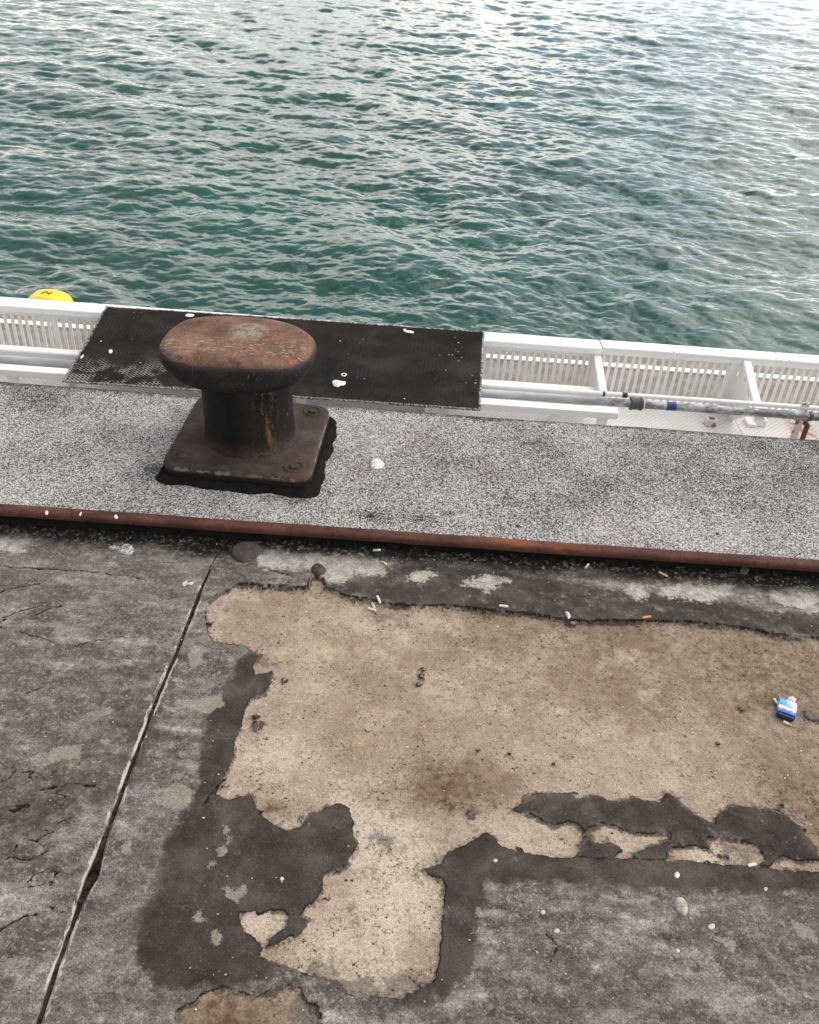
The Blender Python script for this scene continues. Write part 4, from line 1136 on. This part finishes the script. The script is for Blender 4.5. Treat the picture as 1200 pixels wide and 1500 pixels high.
# ================================================================== small litter
paper = M('cigarette_paper').done((0.66, 0.63, 0.57), 0.7)
filt = M('filter_cork').done((0.62, 0.26, 0.08), 0.7)
soiled = M('soiled_filter').done((0.42, 0.36, 0.26), 0.8)
ash = M('burnt_end').done((0.03, 0.028, 0.026), 0.9)
def ground_z(x, y):
    gz = GZ
    j = np.searchsorted(gy, y); i = np.searchsorted(gx, x)
    return float(gz[min(j, gz.shape[0] - 1), min(i, gz.shape[1] - 1)])
GZ = H_
def butt(p0, p1, label, mats=(paper, paper), z=None, grp='cigarette ends on the quay'):
    a = G(*p0); b = G(*p1)
    c_ = (a + b) / 2
    d = (b - a)
    ln = max(0.016, min(0.030, d.length)); r_ = 0.0037
    zz = ground_z(c_.x, c_.y) if z is None else z
    t = thing('cigarette_end', (c_.x, c_.y, zz + 0.0005), label, 'cigarette end', grp, rz=math.atan2(d.y, d.x))
    bm = bmesh.new(); tube(bm, [(-ln / 2, 0, r_), (-ln * 0.1, 0, r_ * 1.02), (ln * 0.12, 0, r_)], r_, 12)
    build('filter', bm, mats[0], t, smooth=False)
    bm = bmesh.new(); tube(bm, [(ln * 0.121, 0, r_), (ln * 0.35, 0.0006, r_), (ln / 2, -0.0008, r_ * 0.9)], [r_, r_ * 0.94, r_ * 0.75], 12)
    build('paper', bm, mats[1], t, smooth=False)
    return t
butt((544, 882), (549, 894), 'white cigarette end, left of the upright pair by the ledge')
butt((552, 881), (557, 892), 'white cigarette end, right of the upright pair by the ledge')
butt((539, 892), (551, 896), 'white cigarette end lying crosswise below the upright pair')
butt((730, 896), (743, 897.5), 'white cigarette end alone under the ledge of the dark band')
butt((939, 913.5), (951, 911.5), 'orange cigarette end on the edge of the dark band', (filt, filt))
butt((962, 847), (976, 854), 'long dull tan cigarette end beside the rail', (soiled, soiled))
butt((855, 842), (860, 836), 'small pale cigarette end in the tar by the rail', (soiled, paper))
butt((546, 816), (557, 815.5), 'pale cigarette end above the orange one by the cement smear', (soiled, paper))
butt((558, 832), (566, 836), 'short orange cigarette end on the cement smear', (filt, paper))
butt((1095, 1269.5), (1107, 1267), 'white cigarette end on the straight lower tar edge')
butt((1133, 1026), (1138, 1033), 'white cigarette end touching the blue cigarette packet', z=None)
butt((1147, 1059), (1159, 1065), 'cream cigarette end below the blue cigarette packet', (paper, soiled))

# crushed cigarette packet
c_ = G(1151, 1041)
gz_ = ground_z(c_.x, c_.y)
e0, e1 = G(1160, 1062), G(1154, 1018)
pk = thing('cigarette_packet', (c_.x, c_.y, gz_ + 0.001), 'blue and white cigarette packet lying on the bare concrete', 'packet', rz=math.radians(-24))
pk.scale = (0.88, 0.9, 0.9)
pb = M('packet_board')
p = pb.xyz()
pcx = pb.ramp(p[1], [(0.0, (0.01, 0.12, 0.42)), (0.5, (0.5, 0.5, 0.5))])
y_ = p[1]
pcol = pb.mix(pb.step(p[0], 0.0, 0.02), (0.42, 0.64, 0.84), (0.74, 0.80, 0.85))
pcol = pb.mix(pb.mt('MULTIPLY', pb.step(p[0], -0.004, -0.006), pb.step(y_, -0.003, -0.002)), pcol, (0.16, 0.42, 0.80))
pcol = pb.mix(pb.step(y_, -0.003, -0.004), pcol, (0.80, 0.79, 0.78))
pcol = pb.mix(pb.step(y_, -0.012, -0.013), pcol, pb.mix(pb.step(pb.noise(90, 3), 0.56, 0.6), (0.10, 0.07, 0.09), (0.62, 0.42, 0.40)))
pcol = pb.mix(pb.step(y_, -0.022, -0.023), pcol, (0.008, 0.15, 0.50))
pcol = pb.mix(pb.mt('MULTIPLY', pb.step(y_, 0.030, 0.031), pb.step(pb.noise(160, 2), 0.45, 0.5)), pcol, (0.08, 0.09, 0.14))
pbm = pb.done(pcol, 0.35, pb.bump(pb.noise(60, 3), 0.001, 0.4))
bm = bmesh.new()
rows = []
for i, yy in enumerate(np.linspace(-0.036, 0.036, 13)):
    f = 1 + 0.06 * math.sin(i * 1.3)
    hgt = 0.019 + 0.004 * math.sin(i * 0.9 + 1) - (0.006 if i > 10 else 0)
    rows.append([Vector((x_ * f + 0.001 * random.uniform(-1, 1), yy, z_)) for x_, z_ in ((-0.0255, 0.001), (-0.027, hgt * 0.5), (-0.025, hgt - 0.001), (-0.012, hgt + 0.001 * random.random()), (0.0, hgt + 0.0015 * math.sin(i)), (0.013, hgt), (0.025, hgt - 0.001), (0.027, hgt * 0.5), (0.0255, 0.001))])
loft(bm, rows, True, True)
build('box', bm, pbm, pk)
bm = bmesh.new()
bx(bm, -0.024, 0.024, -0.046, -0.0365, 0.002, 0.019, 0.004)
bm2 = M('packet_shaded_blue').done((0.004, 0.02, 0.075), 0.3)  # shade of the packet's front end painted in as darker navy
build('lid', bm, bm2, pk)
bm = bmesh.new()
rg = [[Vector((x_, y_, z_ + 0.002 * random.random())) for x_ in ()] for _ in ()]
pts = [(-0.002, 0.0365, 0.006), (0.02, 0.0365, 0.008), (0.022, 0.047, 0.011), (0.012, 0.052, 0.014), (0.0, 0.046, 0.012)]
vs = [bm.verts.new(q) for q in pts]; vs2 = [bm.verts.new((q[0], q[1], q[2] + 0.002)) for q in pts]
bm.faces.new(vs[::-1]); bm.faces.new(vs2)
for k in range(5): bm.faces.new((vs[k], vs[(k + 1) % 5], vs2[(k + 1) % 5], vs2[k]))
build('inner_foil', bm, M('foil_paper').done((0.72, 0.60, 0.54), 0.4), pk)

# white droppings / blobs
drop = M('chalky_white')
drop = drop.done(drop.ramp(drop.noise(60, 5), [(0.3, (0.44, 0.42, 0.38)), (0.6, (0.74, 0.73, 0.70))]), 0.7, drop.bump(drop.noise(120, 5), 0.002, 0.5))
stone = M('buff_stone')
stone = stone.done(stone.ramp(stone.noise(90, 6, 0.7), [(0.35, (0.16, 0.14, 0.11)), (0.6, (0.46, 0.42, 0.35))]), 0.85, stone.bump(stone.noise(160, 5), 0.002, 0.5))
def blob(name, pts, z, h, mat, label, cat, group=None, zfun=None):
    """low mound over an outline on the surface at height z"""
    P = [G(x, y, z) for x, y in pts]
    c_ = sum(P, Vector()) / len(P)
    zz = zfun(c_.x, c_.y) if zfun else z
    bm = bmesh.new()
    # resample outline smoothly
    out = []
    n = len(P)
    for i in range(n):
        for k in range(4):
            t_ = k / 4
            p0, p1, p2, p3 = P[i - 1], P[i], P[(i + 1) % n], P[(i + 2) % n]
            q = 0.5 * ((2 * p1) + (p2 - p0) * t_ + (2 * p0 - 5 * p1 + 4 * p2 - p3) * t_ ** 2 + (3 * p1 - p0 - 3 * p2 + p3) * t_ ** 3)
            out.append(q - c_)
    rings = []
    for k, hh in ((1.0, 0.0), (0.97, 0.35), (0.85, 0.7), (0.6, 0.92), (0.25, 1.0)):
        rings.append([Vector((q.x * k, q.y * k, hh * h * random.uniform(0.9, 1.1))) for q in out])
    loft(bm, rings, True, True)
    o = build(name, bm, mat, None, (c_.x, c_.y, zz), smooth=True)
    return tag(o, label, cat, group)
strip_z = lambda x, y: ZS + 0.001
blob('paper_scrap', [(543, 678), (549, 673), (557, 675), (563, 681), (558, 687), (548, 688), (543, 686)], ZS, 0.009, drop, 'crumpled white scrap on the gritted strip right of the bollard', 'paper scrap', zfun=strip_z)
mzz = (mz_n + mz_f) / 2
D = 'dropping'
blob('bird_dropping', [(487, 553), (493, 551), (499, 553), (507, 554), (505, 559), (499, 560), (495, 562), (489, 560)], mzz, 0.004, drop, 'large white splat on the black mat right of the bollard', D, 'white droppings on the mat', mat_z)
blob('bird_dropping', [(591, 480), (594, 484), (599, 485), (606, 486), (605, 488.5), (598, 488), (592, 486), (590, 482)], mz_f, 0.003, drop, 'white hooked streak near the far edge of the black mat', D, 'white droppings on the mat', mat_z)
blob('bird_dropping', [(271, 463), (276, 459.5), (285, 461), (283, 464), (276, 465)], mz_f, 0.003, drop, 'white splat at the far mat edge behind the bollard head', D, 'white droppings on the mat', mat_z)
blob('bird_dropping', [(119, 530), (123, 526), (124, 528), (120, 532)], mz_n, 0.002, drop, 'small white streak near the left edge of the black mat', D, 'white droppings on the mat', mat_z)
blob('bird_dropping', [(159, 511), (162, 509), (165, 511), (163, 515), (160, 515)], mzz, 0.002, drop, 'small white spot on the mat left of the bollard head', D, 'white droppings on the mat', mat_z)
# ring-shaped dropping
rc = G(504, 546, mzz); zz = mat_z(rc.x, rc.y)
bm = bmesh.new()
N = 20; maj = 0.010
rr_ = []
for k in range(N):
    a = 2 * math.pi * k / N
    q = Vector((math.cos(a) * maj * (1 + 0.12 * math.sin(3 * a)), math.sin(a) * maj * 1.5, 0))
    n_ = Vector((math.cos(a), math.sin(a), 0))
    rr_.append([q + n_ * 0.0042 * math.cos(2 * math.pi * j / 6) + Vector((0, 0, 0.0022 * math.sin(2 * math.pi * j / 6))) for j in range(6)])
RV = [[bm.verts.new(q) for q in r_] for r_ in rr_]
for k in range(N):
    for j in range(6):
        bm.faces.new((RV[k][j], RV[k][(j + 1) % 6], RV[(k + 1) % N][(j + 1) % 6], RV[(k + 1) % N][j]))
tag(build('bird_dropping', bm, drop, None, (rc.x, rc.y, zz + 0.001), smooth=True), 'small white ring on the mat just above the large splat', D, 'white droppings on the mat')
kz = lambda x, y: ZS + 0.0085
for pts, lab in (([(167, 757), (170, 754), (173, 757), (172, 760), (169, 760)], 'largest white dropping on the rusty rail left of the bollard'),
                 ([(66, 751), (68, 748), (71, 750), (70, 754), (67, 754)], 'small white dropping on the rusty rail, nearest the left end'),
                 ([(116, 754), (119, 750), (120, 751), (118, 756)], 'thin tan streak on the rail between the two white droppings')):
    blob('bird_dropping', pts, ZS + 0.008, 0.0025, drop, lab, D, 'droppings on the rusty rail', kz)
gumm = M('old_gum').done((0.50, 0.47, 0.43), 0.8)
gzf = lambda x, y: ground_z(x, y)
blob('dried_lump', [(988, 1320), (995, 1316), (1003, 1321), (1007, 1335), (1003, 1344), (994, 1340), (987, 1332)], 0, 0.007, stone, 'oval buff lump stuck to the dark tar at lower right', 'lump', zfun=gzf)
blob('chewing_gum', [(987, 1283), (991, 1279), (995, 1283), (993, 1288), (989, 1288)], 0, 0.002, drop, 'round white gum spot above the oval buff lump', 'gum', 'pale gum spots', gzf)
for (px, py, r_, lab) in ((1042, 1359, 5, 'pale gum spot right of the oval buff lump'), (795, 1339, 3.5, 'white gum spot on the tar below the peeled island'), (815, 1366, 4, 'white gum spot beside the short curved crack'), (992, 1395, 3, 'pale gum spot below the oval buff lump'), (1121, 1304, 3, 'white gum spot under the straight tar edge at right'), (725, 1263, 3, 'white gum spot near the pointed tar tongue'), (413, 1290, 3, 'white gum spot on the smooth dark tar')):
    pts = [(px + r_ * random.uniform(0.8, 1.2) * math.cos(a), py + r_ * random.uniform(0.7, 1.1) * math.sin(a)) for a in np.linspace(0, 2 * math.pi, 8)[:-1]]
    blob('chewing_gum', pts, 0, 0.0015, gumm, lab, 'gum', 'pale gum spots', gzf)
blob('foil_scrap', [(826, 904), (832, 906), (834, 911), (831, 914), (828, 909)], 0, 0.008, drop, 'ragged white scrap under the ledge of the dark band', 'scrap', zfun=gzf)
blob('paper_flake', [(267, 857), (273, 854), (277, 857), (284, 855), (282, 860), (275, 859), (270, 862)], 0, 0.0015, gumm, 'flat white flake beside the top of the long joint', 'flake', zfun=gzf)
lumpm = M('dark_tar_lump')
lumpm = lumpm.done(lumpm.ramp(lumpm.noise(60, 6, 0.7), [(0.3, (0.02, 0.017, 0.015)), (0.7, (0.075, 0.062, 0.055))]), 0.85, lumpm.bump(lumpm.noise(90, 7), 0.005, 0.9))
blob('tar_lump', [(343, 806), (358, 799), (376, 801), (386, 812), (378, 824), (362, 830), (346, 826), (340, 816)], 0, 0.010, lumpm, 'broad round lump of dark tar between the joint top and the rail', 'tar lump', 'dark tar lumps', gzf)
blob('tar_lump', [(456, 840), (463, 834), (472, 836), (478, 843), (471, 850), (460, 849)], 0, 0.016, lumpm, 'small dark lump plugging the notch in the band', 'tar lump', 'dark tar lumps', gzf)
# loose flake of tar tilted by the rail
fc_ = G(1085, 846)
bm = bmesh.new()
vs = [bm.verts.new(q) for q in ((-0.016, -0.01, 0.001), (0.004, -0.016, 0.001), (0.018, 0.004, 0.012), (-0.004, 0.014, 0.016))]
vs2 = [bm.verts.new((q[0] + 0.002, q[1] - 0.002, q[2] + 0.003)) for q in ((-0.016, -0.01, 0.001), (0.004, -0.016, 0.001), (0.018, 0.004, 0.012), (-0.004, 0.014, 0.016))]
bm.faces.new(vs[::-1]); bm.faces.new(vs2)
for k in range(4): bm.faces.new((vs[k], vs[(k + 1) % 4], vs2[(k + 1) % 4], vs2[k]))
tag(build('tar_flake', bm, lumpm, None, (fc_.x, fc_.y, ground_z(fc_.x, fc_.y))), 'loose grey flake of tar propped against the rusty rail', 'flake')

# clear wrapper
wr = M('clear_film')
tr = wr.n('BsdfTransparent'); mxs = wr.n('MixShader')
wr.b.inputs['Base Color'].default_value = (0.75, 0.78, 0.78, 1); wr.b.inputs['Roughness'].default_value = 0.12
fac = wr.step(wr.noise(70, 5, 0.65, dist=1.0), 0.42, 0.66)
wr.put(mxs.inputs[0], wr.mt('MULTIPLY_ADD', fac, 0.6, 0.12)); wr.t.links.new(tr.outputs[0], mxs.inputs[1]); wr.t.links.new(wr.b.outputs[0], mxs.inputs[2])
wr.t.links.new(mxs.outputs[0], wr.t.nodes['Material Output'].inputs['Surface'])
wp = [(160, 806), (175, 809), (186, 803), (194, 804), (197, 812), (190, 818), (178, 815), (166, 811)]
blob('plastic_wrapper', wp, 0, 0.014, wr.m, 'crumpled clear plastic wrapper by the left end of the rail', 'wrapper', zfun=gzf)

# loose grit: uncountable
bm = bmesh.new()
for i in range(900):
    band = random.random()
    if band < 0.35:
        x = random.uniform(-1.3, 1.6); y = KERB_F - abs(random.gauss(0.03, 0.09))
    else:
        x = random.uniform(-1.2, 1.6); y = random.uniform(0.75, KERB_F - 0.02)
    if y > KERB_F - 0.015: continue
    r_ = random.choice((0.0007, 0.0009, 0.0011, 0.0014, 0.0018)) * random.uniform(0.8, 1.2)
    res_ = bmesh.ops.create_icosphere(bm, subdivisions=1, radius=r_)
    z0 = ground_z(x, y)
    for v_ in res_['verts']:
        v_.co = Vector((x + v_.co.x * random.uniform(0.8, 1.5), y + v_.co.y * random.uniform(0.7, 1.3), z0 + r_ * 0.5 + v_.co.z * 0.8))
gm = M('grit')
gcol = gm.ramp(gm.noise(40, 2), [(0.35, (0.10, 0.085, 0.07)), (0.5, (0.30, 0.27, 0.23)), (0.65, (0.62, 0.60, 0.56))])
tag(build('loose_grit', bm, gm.done(gcol, 0.8)), 'fine pale grit scattered over the tar and bare concrete', 'grit', kind='stuff')
print('done')
